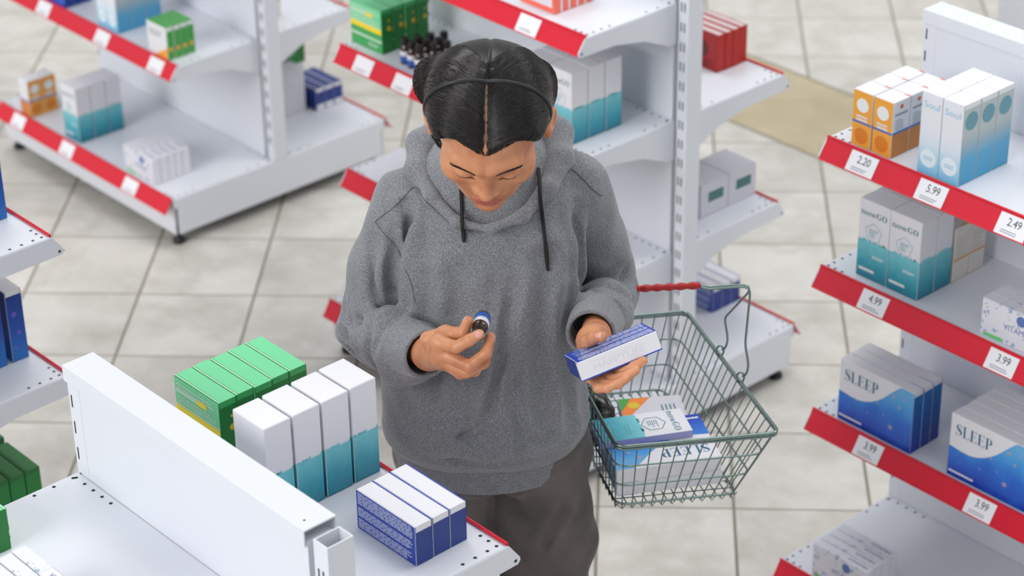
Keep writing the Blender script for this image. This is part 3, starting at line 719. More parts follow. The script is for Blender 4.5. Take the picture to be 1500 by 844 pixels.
def surf(f, lo, hi, h):
    lo = np.array(lo, float); hi = np.array(hi, float); B = 8; nb = np.ceil((hi - lo) / (h * B)).astype(int)
    g = np.stack(np.meshgrid(*[np.arange(n) for n in nb], indexing='ij'), -1).reshape(-1, 3)
    ctr = lo + (g * B + B / 2) * h
    keep = np.abs(f(ctr)) < B * h * .87 * 1.7 + .004
    g = g[keep]; N = nb * B + 2
    loc = np.stack(np.meshgrid(*[np.arange(B + 1)] * 3, indexing='ij'), -1).reshape(-1, 3)
    VP, KEY, QE = [], [], []
    for s in range(0, len(g), 300):
        gg = g[s:s + 300]; ids = gg[:, None, :] * B + loc[None]
        val = f((lo + ids.reshape(-1, 3) * h)).reshape(len(gg), B + 1, B + 1, B + 1)
        ins = val < 0
        cs = np.zeros((len(gg), B, B, B), int)
        C = {}
        for dx in (0, 1):
            for dy in (0, 1):
                for dz in (0, 1):
                    C[dx, dy, dz] = val[:, dx:B + dx, dy:B + dy, dz:B + dz]; cs += ins[:, dx:B + dx, dy:B + dy, dz:B + dz]
        act = (cs > 0) & (cs < 8)
        bi, i, j, k = np.nonzero(act)
        cv = {q: C[q][bi, i, j, k] for q in C}
        acc = np.zeros((len(bi), 3)); cnt = np.zeros(len(bi))
        for q in C:
            for ax in range(3):
                if q[ax] == 1: continue
                q2 = list(q); q2[ax] = 1; q2 = tuple(q2); a, b = cv[q], cv[q2]; cr = (a < 0) != (b < 0)
                t = np.where(cr, a / np.where(cr, a - b, 1), 0); p = np.tile(np.array(q, float), (len(bi), 1)); p[:, ax] = t
                acc += p * cr[:, None]; cnt += cr
        base = gg[bi] * B + np.stack([i, j, k], 1)
        VP.append(lo + (base + acc / cnt[:, None]) * h); KEY.append((base[:, 0] * N[1] + base[:, 1]) * N[2] + base[:, 2])
        for ax in range(3):
            q2 = [0, 0, 0]; q2[ax] = 1; a, b = cv[0, 0, 0], cv[tuple(q2)]; cr = (a < 0) != (b < 0)
            QE.append((ax, base[cr], a[cr] < 0))
    VP = np.concatenate(VP); KEY = np.concatenate(KEY); o = np.argsort(KEY); KEY = KEY[o]; VP = VP[o]
    F = []
    for ax, base, sg in QE:
        if not len(base): continue
        u, v = (ax + 1) % 3, (ax + 2) % 3
        idx = []
        for du, dv in ((0, 0), (1, 0), (1, 1), (0, 1)):
            c = base.copy(); c[:, u] -= du; c[:, v] -= dv
            kk = (c[:, 0] * N[1] + c[:, 1]) * N[2] + c[:, 2]; p = np.searchsorted(KEY, kk); p = np.clip(p, 0, len(KEY) - 1)
            idx.append(np.where(KEY[p] == kk, p, -1))
        q = np.stack(idx, 1); ok = (q >= 0).all(1); q = q[ok]; s_ = sg[ok]
        q[~s_] = q[~s_][:, ::-1]; F.append(q)
    return VP, np.concatenate(F)
def relax(VP, F, it=1, lam=.5):
    for _ in range(it):
        acc = np.zeros_like(VP); cnt = np.zeros(len(VP))
        for a in range(4):
            for b in (1, 3):
                np.add.at(acc, F[:, a], VP[F[:, (a + b) % 4]]); np.add.at(cnt, F[:, a], 1)
        VP = VP * (1 - lam) + lam * acc / np.maximum(cnt, 1)[:, None]
    return VP
def np_mesh(name, VP, F, mats, parent, off, midx=None):
    me = bpy.data.meshes.new(name); VP = VP - np.asarray(off)
    me.vertices.add(len(VP)); me.vertices.foreach_set('co', VP.astype(np.float32).ravel())
    me.loops.add(F.size); me.loops.foreach_set('vertex_index', F.astype(np.int32).ravel())
    me.polygons.add(len(F)); me.polygons.foreach_set('loop_start', (np.arange(len(F)) * 4).astype(np.int32)); me.polygons.foreach_set('loop_total', np.full(len(F), 4, np.int32))
    for q in (mats if isinstance(mats, (list, tuple)) else [mats]): me.materials.append(q)
    if midx is not None: me.polygons.foreach_set('material_index', midx.astype(np.int32))
    me.polygons.foreach_set('use_smooth', np.ones(len(F), bool)); me.update(calc_edges=True); me.validate()
    o = bpy.data.objects.new(name, me); COL.objects.link(o)
    if parent is not None: o.parent = parent
    return o
RU = np.array(cam_axes(0.)[0]); UU = np.array(cam_axes(0.)[1]); BB = -np.array(cam_axes(0.)[2])   # only a convenient oblique basis for posing the hands
def obl(A, r, u, b): return np.asarray(A) + (RU * r + UU * u + BB * b) / 1000.
ROOT = V3(-.035, 3.46, 0)

# ---- skeleton
SHL, ELL, WRL = V3(-.172, 3.447, 1.328), V3(-.237, 3.425, 1.098), V3(-.140, 3.245, 1.158)
SHR, ELR, WRR = V3(.107, 3.467, 1.344), V3(.172, 3.560, 1.088), V3(.128, 3.285, 1.172)
HC_ = V3(-.031, 3.258, 1.557)
ph = math.radians(37); yw = math.radians(-3); rl = math.radians(1.5)
HR = np.array(Matrix.Rotation(rl, 3, 'Y') @ Matrix.Rotation(yw, 3, 'Z') @ Matrix.Rotation(ph, 3, 'X')) @ np.diag([1., -1., 1.])  # local y = face forward
HS = 1.05
def hl(P): return ((P - HC_) @ HR) / HS
def hw(q): return HC_ + HR @ (np.asarray(q, float) * HS)

def head_sdf(Q):
    X = Q.copy(); ax = np.abs(Q[:, 0]); X[:, 0] = ax       # symmetric
    d = ell(X, (0, -.012, .033), (.0745, .093, .083))
    d = smin(d, ell(X, (0, .030, -.030), (.062, .060, .075)), .03)
    d = smin(d, ell(X, (0, .050, -.066), (.043, .042, .044)), .02)
    d = smin(d, ell(X, (0, .076, -.098), (.019, .015, .015)), .02)
    d = smin(d, ell(X, (.046, .052, -.022), (.022, .026, .018)), .02)
    d = smin(d, cap(X, (.008, .0820, .020), (.044, .0695, .022), .0105, .0085), .012)
    d = smax(d, -ell(X, (.032, .094, .002), (.019, .017, .012)), .012)
    d = smin(d, ell(X, (.0315, .0725, .000), (.0155, .0135, .0115)), .004)
    d = smax(d, -cap(X, (.019, .088, -.0065), (.045, .078, -.0045), .0012, .0010), .002)
    d = smin(d, cap(X, (0, .082, .014), (0, .0975, -.027), .0075, .0095), .010)
    d = smin(d, ell(X, (0, .0985, -.031), (.0105, .0105, .009)), .006)
    d = smin(d, ell(X, (.0130, .0895, -.033), (.0075, .0095, .0075)), .006)
    d = smax(d, -ell(X, (.0065, .0955, -.0415), (.0038, .005, .004)), .002)
    d = smax(d, -cap(X, (0, .099, -.042), (0, .096, -.052), .0025, .0025), .005)
    up_ = smin(ell(X, (.008, .0908, -.0585), (.0115, .0072, .0050)), ell(X, (.014, .087, -.0605), (.007, .006, .0036)), .005)
    lo_ = ell(X, (.002, .0898, -.0690), (.0140, .0076, .0058))
    d = smin(d, smin(up_, lo_, .0015), .004)
    d = smax(d, -cap(X, (0, .1000, -.0640), (.022, .089, -.0632), .0010, .0008), .0015)
    d = smax(d, -ell(X, (0, .094, -.083), (.016, .006, .004)), .008)
    # ears
    e = Q.copy(); e[:, 0] = ax
    er = np.array(Matrix.Rotation(math.radians(24), 3, 'Z')); c = V3(.089, -.013, -.005)
    rim = ell(e, c, (.0075, .0185, .0310), er)
    rim = smax(rim, -ell(e, c + V3(.0075, .002, .003), (.0065, .0115, .0215), er), .003)
    rim = smin(rim, ell(e, c + V3(-.003, .006, -.026), (.0055, .009, .0105)), .006)
    rim = smin(rim, ell(e, c + V3(-.004, .013, -.004), (.006, .004, .007)), .004)
    rim = smin(rim, ell(e, c + V3(-.001, -.002, .004), (.004, .006, .014), er), .004)
    d = smin(d, rim, .006)
    return d

# ---- hands
HA = V3(-.0505, 3.15, 1.2565); HB = V3(.155, 3.13, 1.222)
BAX = RU * -.12 + UU * -.42 + BB * .90; BAX /= np.linalg.norm(BAX)
B0 = obl(HA, -3, -5, 14) - BAX * .058
def bottle_gap(P): return np.minimum(cap(P, B0 + BAX * .012, B0 + BAX * .032, .0138, .0138), cap(P, B0 + BAX * .04, B0 + BAX * .0600, .0122, .0122))
cc_ = V3(-.0183, .0105, -.065); cc_ /= np.linalg.norm(cc_); bb_ = V3(.0089, -.026, -.0067); bb_ -= cc_ * (bb_ @ cc_); bb_ /= np.linalg.norm(bb_)
tow = lambda v: RU * v[0] + UU * v[1] + BB * v[2]
HZL, HYL = tow(-cc_), tow(bb_); HXL = np.cross(HYL, HZL); HCTR = obl(HB, 11, -4, 4)
def box_gap(P):
    q = P - (HCTR - HZL * .03425); q = np.abs(np.stack([q @ HXL, q @ HYL, q @ HZL], 1)) - V3(.0692, .0176, .0358)
    return np.linalg.norm(np.maximum(q, 0), axis=1) + np.minimum(q.max(1), 0)
def finger(P, pts, rs): return chain(P, pts, rs, .003)
RH = {k: [obl(HA, *q) for q in v] for k, v in dict(
    index=[(-64, -20, -14), (-36, -26, 16), (-16, -15, 27), (-1, -6, 28)],
    middle=[(-62, -36, -20), (-16, -56, 6), (9, -36, 10), (16, -11, 4)],
    ring=[(-62, -46, -30), (-22, -66, -10), (6, -52, -8), (14, -28, -10)],
    little=[(-62, -50, -42), (-32, -70, -30), (-8, -66, -26), (4, -50, -24)],
    thumb=[(-82, -16, -44), (-54, -7, -30), (-27, -5, -8), (-19, 14, 0)]).items()}
RW = WRL + V3(.006, -.004, .004)
def hand_r(P):
    d = finger(P, RH['index'], [.0112, .0100, .0091, .0080])
    for n, r in (('middle', [.0112, .0098, .0089, .0078]), ('ring', [.0105, .0092, .0083, .0072]), ('little', [.0090, .0079, .0070, .0062])):
        d = smin(d, finger(P, RH[n], r), .0022)
    d = smin(d, finger(P, RH['thumb'], [.014, .0125, .0098, .0082]), .003)
    palm = None
    for n, r in (('index', .0125), ('middle', .0135), ('ring', .013), ('little', .0115), ('thumb', .0125)):
        q = cap(P, RW, RH[n][0 if n != 'thumb' else 1], .021, r); palm = q if palm is None else smin(palm, q, .012)
    palm = smin(palm, cap(P, RH['index'][0], RH['little'][0], .011, .010), .01)
    palm = smin(palm, cap(P, RH['thumb'][1], RH['index'][0], .010, .010), .012)
    d = smin(d, palm, .006)
    d = smin(d, cap(P, RW, WRL + (ELL - WRL) * .55, .0240, .026), .015)
    d = smax(d, -bottle_gap(P), .001)
    for a, b in ((obl(HA, -56, -4, 8), obl(HA, -36, -8, 14)), (obl(HA, -58, -9, 4), obl(HA, -38, -14, 16))): d = d + .0012 * np.exp(-(cap(P, a, b, 0, 0) / .002) ** 2)
    return d
LH = {k: [obl(HB, *q) for q in v] for k, v in dict(
    index=[(-12, -14, -40), (14, -27, -14), (34, -20, 0), (47, -12, 2)],
    middle=[(-20, -24, -36), (2, -41, -8), (22, -35, 4), (35, -26, 6)],
    ring=[(-26, -32, -30), (-11, -50, -4), (8, -47, 8), (20, -39, 10)],
    little=[(-30, -36, -24), (-23, -54, -2), (-9, -54, 9), (1, -49, 12)],
    thumb=[(-36, 2, -64), (-36, 16, -46), (-28, 24, -22), (-17, 26, -3)]).items()}
LWR = obl(HB, -26, 16, -86)
def hand_l(P):
    d = finger(P, LH['index'], [.0105, .0092, .0083, .0073])
    for n, r in (('middle', [.0105, .0092, .0084, .0074]), ('ring', [.010, .0088, .008, .007]), ('little', [.0088, .0078, .007, .0062])):
        d = smin(d, finger(P, LH[n], r), .0022)
    d = smin(d, finger(P, LH['thumb'], [.014, .0125, .010, .0086]), .003)
    palm = None
    for n, r in (('index', .0125), ('middle', .0135), ('ring', .013), ('little', .0115), ('thumb', .0125)):
        q = cap(P, LWR, LH[n][0 if n != 'thumb' else 1], .021, r); palm = q if palm is None else smin(palm, q, .012)
    palm = smin(palm, cap(P, LH['index'][0], LH['little'][0], .011, .010), .01)
    d = smin(d, palm, .006)
    d = smin(d, cap(P, LWR, WRR + (ELR - WRR) * .45, .0240, .026), .015); return smax(d, -box_gap(P), .001)

# ---- body under the clothes: one implicit surface from crown to soles
FTL, FTR = V3(-.125, 3.475, .075), V3(.055, 3.470, .075)
KNL, KNR = V3(-.128, 3.455, .46), V3(.056, 3.450, .46)
HPL, HPR = V3(-.118, 3.465, .84), V3(.038, 3.465, .84)
NECK0, NECK1 = V3(-.03, 3.455, 1.36), hw((0, -.030, -.055))
HZ, HY = 1.108, 3.540
BR = dict(NL=V3(.172, 3.310, .930), NR=V3(.449, 3.346, .930), FR=V3(.322, 3.764, .930), FL=V3(.066, 3.728, .930))
BB_ = dict(NL=V3(.176, 3.374, .768), NR=V3(.387, 3.404, .768), FR=V3(.281, 3.753, .768), FL=V3(.084, 3.728, .768))
cR, cL = V3(.412, HY, HZ), V3(.094, HY, HZ)
g0, g1 = V3(.206, HY, HZ - .003), V3(.326, HY, HZ + .002)
def rimpt(a, b, s_): return BR[a] * (1 - s_) + BR[b] * s_
def resample(pts, n):
    pts = np.array(pts, float); s = np.r_[0, np.cumsum(np.linalg.norm(np.diff(pts, axis=0), axis=1))]
    return np.stack([np.interp(np.linspace(0, s[-1], n), s, pts[:, i]) for i in range(3)], 1)
def wire_path(c, a, b, gp, sg, s_, dy):
    foot = rimpt(a, b, s_) + V3(sg * .004, 0, .014)
    q = [gp + V3(0, dy, 0), gp + V3(sg * .010, dy, -.006), c + V3(-sg * .012, dy, 0), c + V3(-sg * .002, dy, -.003), c + V3(0, dy * 1.4, -.014), foot + V3(sg * .002, 0, .062), foot + V3(sg * .009, -.004, .022), foot + V3(sg * .006, -.004, .002), foot + V3(0, 0, -.004)]
    P_ = resample(q, 40); return np.array([P_[0]] + [(P_[i - 1] + P_[i] * 2 + P_[i + 1]) / 4 for i in range(1, 39)] + [P_[-1]])
WP = [wire_path(cL, 'NL', 'FL', g0, -1, s_, dy)[::3] for s_, dy in ((.40, -.0035), (.62, .0035))]
WN = np.cross(BR['FL'] - BR['NL'], BB_['NL'] - BR['NL']); WN /= np.linalg.norm(WN); WN *= np.sign(WN[0])
def handle_gap(P):
    "sleeve, flank and arm give way to the basket handle lying in the crook and to the basket side"
    out = np.full(len(P), .05); m_ = ((P > V3(.03, 3.26, .72)) & (P < V3(.46, 3.80, 1.16))).all(1)
    if not m_.any(): return out
    Q_ = P[m_]; out[m_] = handle_gap0(Q_); return out
def handle_gap0(P):
    d = cap(P, g0 - V3(.02, 0, 0), g1, .0098, .0098)
    for w_ in WP: d = np.minimum(d, pdist(P, list(w_)) - .0062)
    wall = np.maximum(.004 + 0 * P[:, 0] - ((P - BR['NL']) @ WN) - .016, P[:, 2] - .955)     # inside of the basket, a finger's breadth beyond its wall
    wall = np.maximum(wall, .75 - P[:, 2])
    return np.minimum(d, wall)
def body_low(P):
    return smax(body_low0(P), -handle_gap(P), .002)
def body_low0(P):
    d = cap(P, V3(-.035, 3.465, .90), V3(-.033, 3.46, 1.22), .112, .105)
    d = smin(d, cap(P, V3(-.10, 3.46, 1.30), V3(.04, 3.465, 1.30), .070, .070), .05)
    for h, k, f, sx in ((HPL, KNL, FTL, -1), (HPR, KNR, FTR, 1)):
        d = smin(d, chain(P, [h, k, f], [.074, .048, .036], .03), .05)
        d = smin(d, cap(P, f + V3(sx * .004, .0, -.045), f + V3(sx * .02, -.135, -.052), .028, .02), .03)
    for s, e_, w_ in ((SHL, ELL, WRL), (SHR, ELR, WRR)):
        d = smin(d, chain(P, [s, e_, e_ + (w_ - e_) * .5], [.038, .034, .029], .02), .03)
    return d
def body_top(P):
    d = head_sdf(hl(P)) * HS
    d = smin(d, cap(P, NECK0, NECK1, .056, .052), .02)
    return d
def body_sdf(P):
    d = smin(body_low(P), body_top(P), .02)
    d = smin(d, hand_r(P), .012); return smin(d, hand_l(P), .012)

SKIN = mat('skin', (196, 138, 108), .42, sss=.12)
m = SKIN; v = coords(m); n1 = noise(m, v, 26, 4); n2 = noise(m, v, 240, 3)
c = ramp(m, n1.outputs['Fac'], [(.3, (178, 110, 76)), (.5, (200, 136, 98)), (.72, (212, 150, 112))])
lk(m, c, bsdf(m).inputs['Base Color']); bp = nd(m, 'ShaderNodeBump'); bp.inputs['Strength'].default_value = .12; bp.inputs['Distance'].default_value = .001
lk(m, n2.outputs['Fac'], bp.inputs['Height']); lk(m, bp.outputs[0], bsdf(m).inputs['Normal'])
LIPS = mat('lips', (170, 90, 80), .4, sss=.1); NAIL = mat('finger_nail', (222, 164, 150), .3, coat=.3)

def person_body():
    zones = [(body_sdf, hw((0, 0, 0)) - .17, hw((0, 0, 0)) + .17, .0019)]
    parts = []
    # the whole figure at a coarse step, its head and hands re-meshed finely where skin shows
    def cut(f, test): return f
    VPs, Fs, o = [], [], 0
    def add(VP, F):
        nonlocal o
        VPs.append(VP); Fs.append(F + o); o += len(VP)
    lo, hi = hw((0, 0, 0)) - V3(.14, .17, .20), hw((0, 0, 0)) + V3(.14, .20, .16)
    f_head = lambda P: smax(body_top(P), 1.36 - P[:, 2], .004)
    add(*surf(f_head, V3(-.18, 3.08, 1.34), V3(.12, 3.54, 1.74), .0019))
    c1 = WRL + (ELL - WRL) * .45; n1_ = (ELL - RW) / np.linalg.norm(ELL - RW)
    add(*surf(lambda P: smax(hand_r(P), (P - c1) @ n1_, .003), HA - V3(.16, .06, .12), HA + V3(.05, .16, .06), .0015))
    c2 = WRR + (ELR - WRR) * .35; n2_ = (ELR - LWR) / np.linalg.norm(ELR - LWR)
    add(*surf(lambda P: smax(hand_l(P), (P - c2) @ n2_, .003), HB - V3(.09, .05, .11), HB + V3(.09, .21, .10), .0015))
    add(*surf(lambda P: smin(body_low(P), cap(P, NECK0, NECK0 + (NECK1 - NECK0) * .3, .054, .05), .02), V3(-.32, 3.24, -.01), V3(.24, 3.68, 1.48), .008))
    VP, F = np.concatenate(VPs), np.concatenate(Fs)
    fc = VP[F].mean(1); q = hl(fc); mi = np.zeros(len(F))
    X = q.copy(); X[:, 0] = np.abs(X[:, 0])
    lips = (np.minimum(ell(X, (.008, .0908, -.0585), (.0122, .0084, .0052)), ell(X, (.002, .0905, -.0690), (.0144, .0086, .0060))) < .0004) & (q[:, 1] > .08)
    lips |= (ell(X, (.014, .087, -.0605), (.007, .007, .0038)) < .0003) & (q[:, 1] > .08)
    mi[lips] = 1
    for (tip, prev, nrm) in NAILS:
        u_ = (tip - prev) / np.linalg.norm(tip - prev); n_ = nrm - u_ * (nrm @ u_); n_ /= np.linalg.norm(n_); w_ = np.cross(u_, n_)
        R = np.stack([u_, w_, n_], 1); mi[ell(fc, tip + n_ * .0075 - u_ * .000, (.0068, .0052, .0045), R) < 0] = 2
    return VP, F, mi
NAILS = [(RH['index'][3], RH['index'][2], BB), (RH['thumb'][3], RH['thumb'][2], UU * .4 - RU * .8), (RH['middle'][3], RH['middle'][2], RU), (LH['thumb'][3], LH['thumb'][2], UU * .3 + BB), (LH['index'][3], LH['index'][2], RU + BB * .2)]
VP, F, mi = person_body()
PERSON = np_mesh('person', VP, F, [SKIN, LIPS, NAIL], None, ROOT, mi)
PERSON.location = LW(ROOT); PERSON.rotation_euler = (0, 0, YAW)
PERSON['label'] = 'person in a grey hooded sweatshirt looking down at a small bottle, basket on the forearm'; PERSON['category'] = 'person'

# ---- hoodie
def fold(P, pts, w, a):
    pts = [np.asarray(p, float) for p in pts]; lo = np.min(pts, 0) - 4 * w; hi = np.max(pts, 0) + 4 * w
    out = np.zeros(len(P)); m_ = ((P > lo) & (P < hi)).all(1)
    if not m_.any(): return out
    Q_ = P[m_]; f = (1 - np.exp(-(np.linalg.norm(Q_ - pts[0], axis=1) / .032) ** 2)) * (1 - np.exp(-(np.linalg.norm(Q_ - pts[-1], axis=1) / .032) ** 2))
    d = pdist(Q_, pts); out[m_] = f * 1.9 * a * (np.exp(-(d / (w * .75)) ** 2) - .45 * np.exp(-((d - 1.7 * w) / w) ** 2)); return out
TZ = np.array([.850, .866, .892, .93, 1.0, 1.08, 1.16, 1.24, 1.30, 1.35, 1.40, 1.44])
TCX = np.array([-.050, -.051, -.052, -.053, -.051, -.048, -.043, -.038, -.034, -.032, -.03, -.03]); TCY = np.array([3.462, 3.458, 3.452, 3.446, 3.446, 3.446, 3.447, 3.448, 3.450, 3.452, 3.456, 3.46])
TRX = np.array([.158, .163, .176, .181, .176, .170, .163, .158, .150, .135, .105, .07]); TRY = np.array([.121, .126, .139, .146, .142, .136, .131, .127, .120, .110, .092, .07])
def torso(P):
    z = P[:, 2]; cx, cy, rx, ry = (np.interp(z, TZ, a) for a in (TCX, TCY, TRX, TRY))
    x, y = (P[:, 0] - cx), (P[:, 1] - cy)
    n = 2.35; k = (np.abs(x / rx) ** n + np.abs(y / ry) ** n) ** (1 / n)
    d = (k - 1) * np.minimum(rx, ry) * .95
    return smax(smax(d, z - 1.43, .03), .858 - z, .016)
CUFL0, CUFL1 = WRL + (ELL - WRL) * .30, WRL + (ELL - WRL) * -.02
CUFR0, CUFR1 = WRR + (ELR - WRR) * .20, WRR + (ELR - WRR) * -.06
def sleeves(P):
    a = chain(P, [SHL, SHL + (ELL - SHL) * .5 + V3(-.004, 0, 0), ELL], [.058, .060, .056], .02)
    a = smin(a, chain(P, [ELL + V3(.006, -.01, 0), ELL + (WRL - ELL) * .55 + V3(0, 0, -.008), CUFL0], [.055, .056, .043], .02), .008)
    b = chain(P, [SHR, SHR + (ELR - SHR) * .5 + V3(-.002, 0, 0), ELR], [.058, .057, .052], .02)
    b = smin(b, chain(P, [ELR + V3(-.004, -.015, -.002), ELR + (WRR - ELR) * .5, CUFR0], [.048, .050, .042], .02), .006)
    return smin(a, b, .005)
ring = [V3(-.03, 3.322, 1.345), V3(.020, 3.332, 1.360), V3(.060, 3.374, 1.388), V3(.083, 3.432, 1.414), V3(.078, 3.490, 1.430), V3(.03, 3.540, 1.438), V3(-.03, 3.552, 1.440)]
ringL = [V3(-.06 - p[0] - .010 * math.sin(i * .52), p[1], p[2] - .004 - .012 * math.sin(i * .52)) for i, p in enumerate(ring)]
RR = [.006, .009, .014, .020, .026, .031, .034]
def hoodpart(P):
    d = smin(chain(P, ring, RR, .012), chain(P, ringL, [r * .86 for r in RR], .012), .012)
    d = smin(d, ell(P, (-.03, 3.585, 1.385), (.115, .055, .085)), .03)         # the hood hanging down the back
    return smax(d, -cap(P, V3(-.03, 3.47, 1.28), V3(-.03, 3.38, 1.54), .058, .080), .010)
def yoke(P):
    d = cap(P, V3(-.085, 3.465, 1.370), SHL + V3(.012, 0, -.002), .055, .055); return smin(d, cap(P, V3(.03, 3.468, 1.376), SHR + V3(-.012, 0, .0), .055, .055), .02)
def wob(P):
    x, y, z = P.T; g = np.clip((z - .875) / .06, 0, 1)
    return g * (.0034 * np.sin(x * 41 + 5 * np.sin(z * 9) + 1) * np.clip((1.30 - z) / .2, 0, 1)
            + .0012 * np.sin(x * 67 - z * 17 + 4 * np.sin(y * 22)) + .0008 * np.sin(z * 90 + x * 45 + 3 * np.sin(x * 35)) + .0007 * np.sin(y * 85 + z * 60))
def crease(P):
    d = np.zeros(len(P))
    # long soft drapes of the front
    for pts, w_, a in (
        ([(-.135, 3.33, 1.24), (-.150, 3.33, 1.12), (-.120, 3.31, 1.0)], .016, .008), ([(-.085, 3.315, 1.26), (-.098, 3.31, 1.12), (-.085, 3.30, .98)], .020, .006),
        ([(.060, 3.33, 1.28), (.046, 3.315, 1.12), (.050, 3.305, .96)], .018, .008), ([(.0, 3.31, 1.08), (.012, 3.305, .98), (.004, 3.30, .9)], .014, .006),
        ([(-.03, 3.32, 1.20), (-.036, 3.31, 1.08)], .018, -.006), ([(.095, 3.345, 1.20), (.088, 3.335, 1.05), (.10, 3.34, .95)], .014, .008),
        ([(-.17, 3.36, .99), (-.12, 3.32, .955), (-.06, 3.305, .965)], .012, .006), ([(-.14, 3.33, .915), (-.06, 3.30, .90), (.03, 3.305, .905)], .010, .004),
        ([(.10, 3.335, .93), (.04, 3.305, .945), (-.01, 3.30, .97)], .012, .005), ([(.005, 3.32, 1.24), (-.02, 3.31, 1.12), (-.05, 3.30, .98)], .010, .008),
        # arm hole creases
        ([(-.165, 3.39, 1.35), (-.158, 3.368, 1.25), (-.150, 3.36, 1.08)], .011, .013), ([(.100, 3.40, 1.34), (.112, 3.39, 1.25), (.108, 3.38, 1.14)], .010, .010),
        ([(-.18, 3.375, 1.31), (-.200, 3.37, 1.23), (-.195, 3.37, 1.12)], .012, .010), ([(-.225, 3.39, 1.28), (-.222, 3.37, 1.20), (-.200, 3.36, 1.10)], .012, .007)):
        d += fold(P, [V3(*p) for p in pts], w_, a)
    # wraps round the bent elbows and pushed-up forearms
    for A_, B_, r0, tl, w_, a in ((ELL, WRL, .055, (.02, .14, .27, .40, .50, .60), .0085, .011), (ELR, WRR, .049, (.05, .16, .27, .40, .52, .64), .0075, .009)):
        ax = (B_ - A_) / np.linalg.norm(B_ - A_)
        for i, t in enumerate(tl):
            c = A_ + (B_ - A_) * t; n_ = ax + V3(.5 * math.sin(i * 2.3), .3 * math.cos(i * 1.7), .35 * math.sin(i * 1.1)); n_ /= np.linalg.norm(n_)
            q = P - c; h_ = q @ n_; r_ = np.linalg.norm(q - h_[:, None] * n_, axis=1)
            d += a * np.exp(-(h_ / w_) ** 2) * np.clip(1.3 - np.abs(r_ - r0) / .03, 0, 1) * (.6 + .4 * np.sin(4 * np.arctan2(q[:, 2], q[:, 0]) + i))
    # deep crook creases
    d += fold(P, [ELL + V3(-.075, -.01, .015), ELL + V3(-.02, -.065, .018), ELL + V3(.055, -.06, .022)], .008, .013)
    d += fold(P, [ELR + V3(.07, -.03, .025), ELR + V3(.01, -.065, .030), ELR + V3(-.06, -.05, .028)], .008, .013)
    d += fold(P, [ELL + V3(-.05, -.05, .05), ELL + V3(.0, -.06, .052), ELL + V3(.045, -.055, .075)], .010, .006)
    return d
def hoodie(P):
    d = smin(torso(P), yoke(P), .035)
    d = smin(d, sleeves(P), .006)
    d = d + wob(P) + crease(P)
    for w0, w1, r in ((WRL + (WRL - ELL) * .4, CUFL0, .034), (WRR + (WRR - ELR) * .4, CUFR0, .034)): d = smax(d, -cap(P, w0, w1, r, r), .004)
    d = smax(d, -handle_gap(P), .003)
    d = smax(d, -cap(P, V3(-.03, 3.455, 1.33), V3(-.03, 3.375, 1.58), .056, .078), .012)
    return d
HOOD = mat('grey_marl_knit', (150, 152, 156), .88, sheen=.25)
m = HOOD; v = coords(m)
mp = nd(m, 'ShaderNodeMapping'); mp.inputs['Rotation'].default_value = (0, math.radians(28), math.radians(12)); lk(m, v, mp.inputs[0])
wv = nd(m, 'ShaderNodeTexWave'); wv.inputs['Scale'].default_value = 230; wv.inputs['Distortion'].default_value = 1.2; wv.inputs['Detail'].default_value = 2; wv.inputs['Detail Scale'].default_value = 4; lk(m, mp.outputs[0], wv.inputs['Vector'])
n1 = noise(m, v, 420, 3, .7); n2 = noise(m, v, 9, 3)
f = math_n(m, 'ADD', math_n(m, 'MULTIPLY', wv.outputs['Fac'], .06), math_n(m, 'MULTIPLY', n1.outputs['Fac'], .94))
cc = ramp(m, f, [(.28, (76, 79, 84)), (.5, (119, 122, 127)), (.72, (158, 161, 167))])
lk(m, mix_n(m, math_n(m, 'MULTIPLY', n2.outputs['Fac'], .12), cc, lin((120, 122, 128))), bsdf(m).inputs['Base Color'])
bp = nd(m, 'ShaderNodeBump'); bp.inputs['Strength'].default_value = .3; bp.inputs['Distance'].default_value = .0008; lk(m, f, bp.inputs['Height']); lk(m, bp.outputs[0], bsdf(m).inputs['Normal'])
RIB = mat('ribbed_grey_knit', (128, 130, 134), .9, sheen=.2)
VP, F = surf(hoodie, V3(-.36, 3.24, .82), V3(.26, 3.68, 1.50), .0030)
VP = relax(VP, F, 1, .4)
HOODIE = np_mesh('hoodie', VP, F, HOOD, PERSON, ROOT)
VP, F = surf(lambda P: hoodpart(P) + .4 * wob(P), V3(-.22, 3.26, 1.24), V3(.16, 3.68, 1.53), .0030); VP = relax(VP, F, 1, .4)
np_mesh('hood', VP, F, HOOD, HOODIE, ROOT)
# hem band
def hem(P):
    z = P[:, 2]; x, y = P[:, 0] + .050, P[:, 1] - 3.460; rx, ry = .160 - (.86 - z) * .10, .124 - (.86 - z) * .1
    k = np.sqrt((x / rx) ** 2 + (y / ry) ** 2); d = np.abs((k - 1) * .13) - .0045
    d = d + .0009 * np.sin(np.arctan2(y, x) * 170)
    return smax(smax(d, z - .872, .003), .818 - z, .004)
VP, F = surf(hem, V3(-.24, 3.31, .80), V3(.14, 3.61, .88), .0022); np_mesh('hem_band', VP, F, HOOD, HOODIE, ROOT)
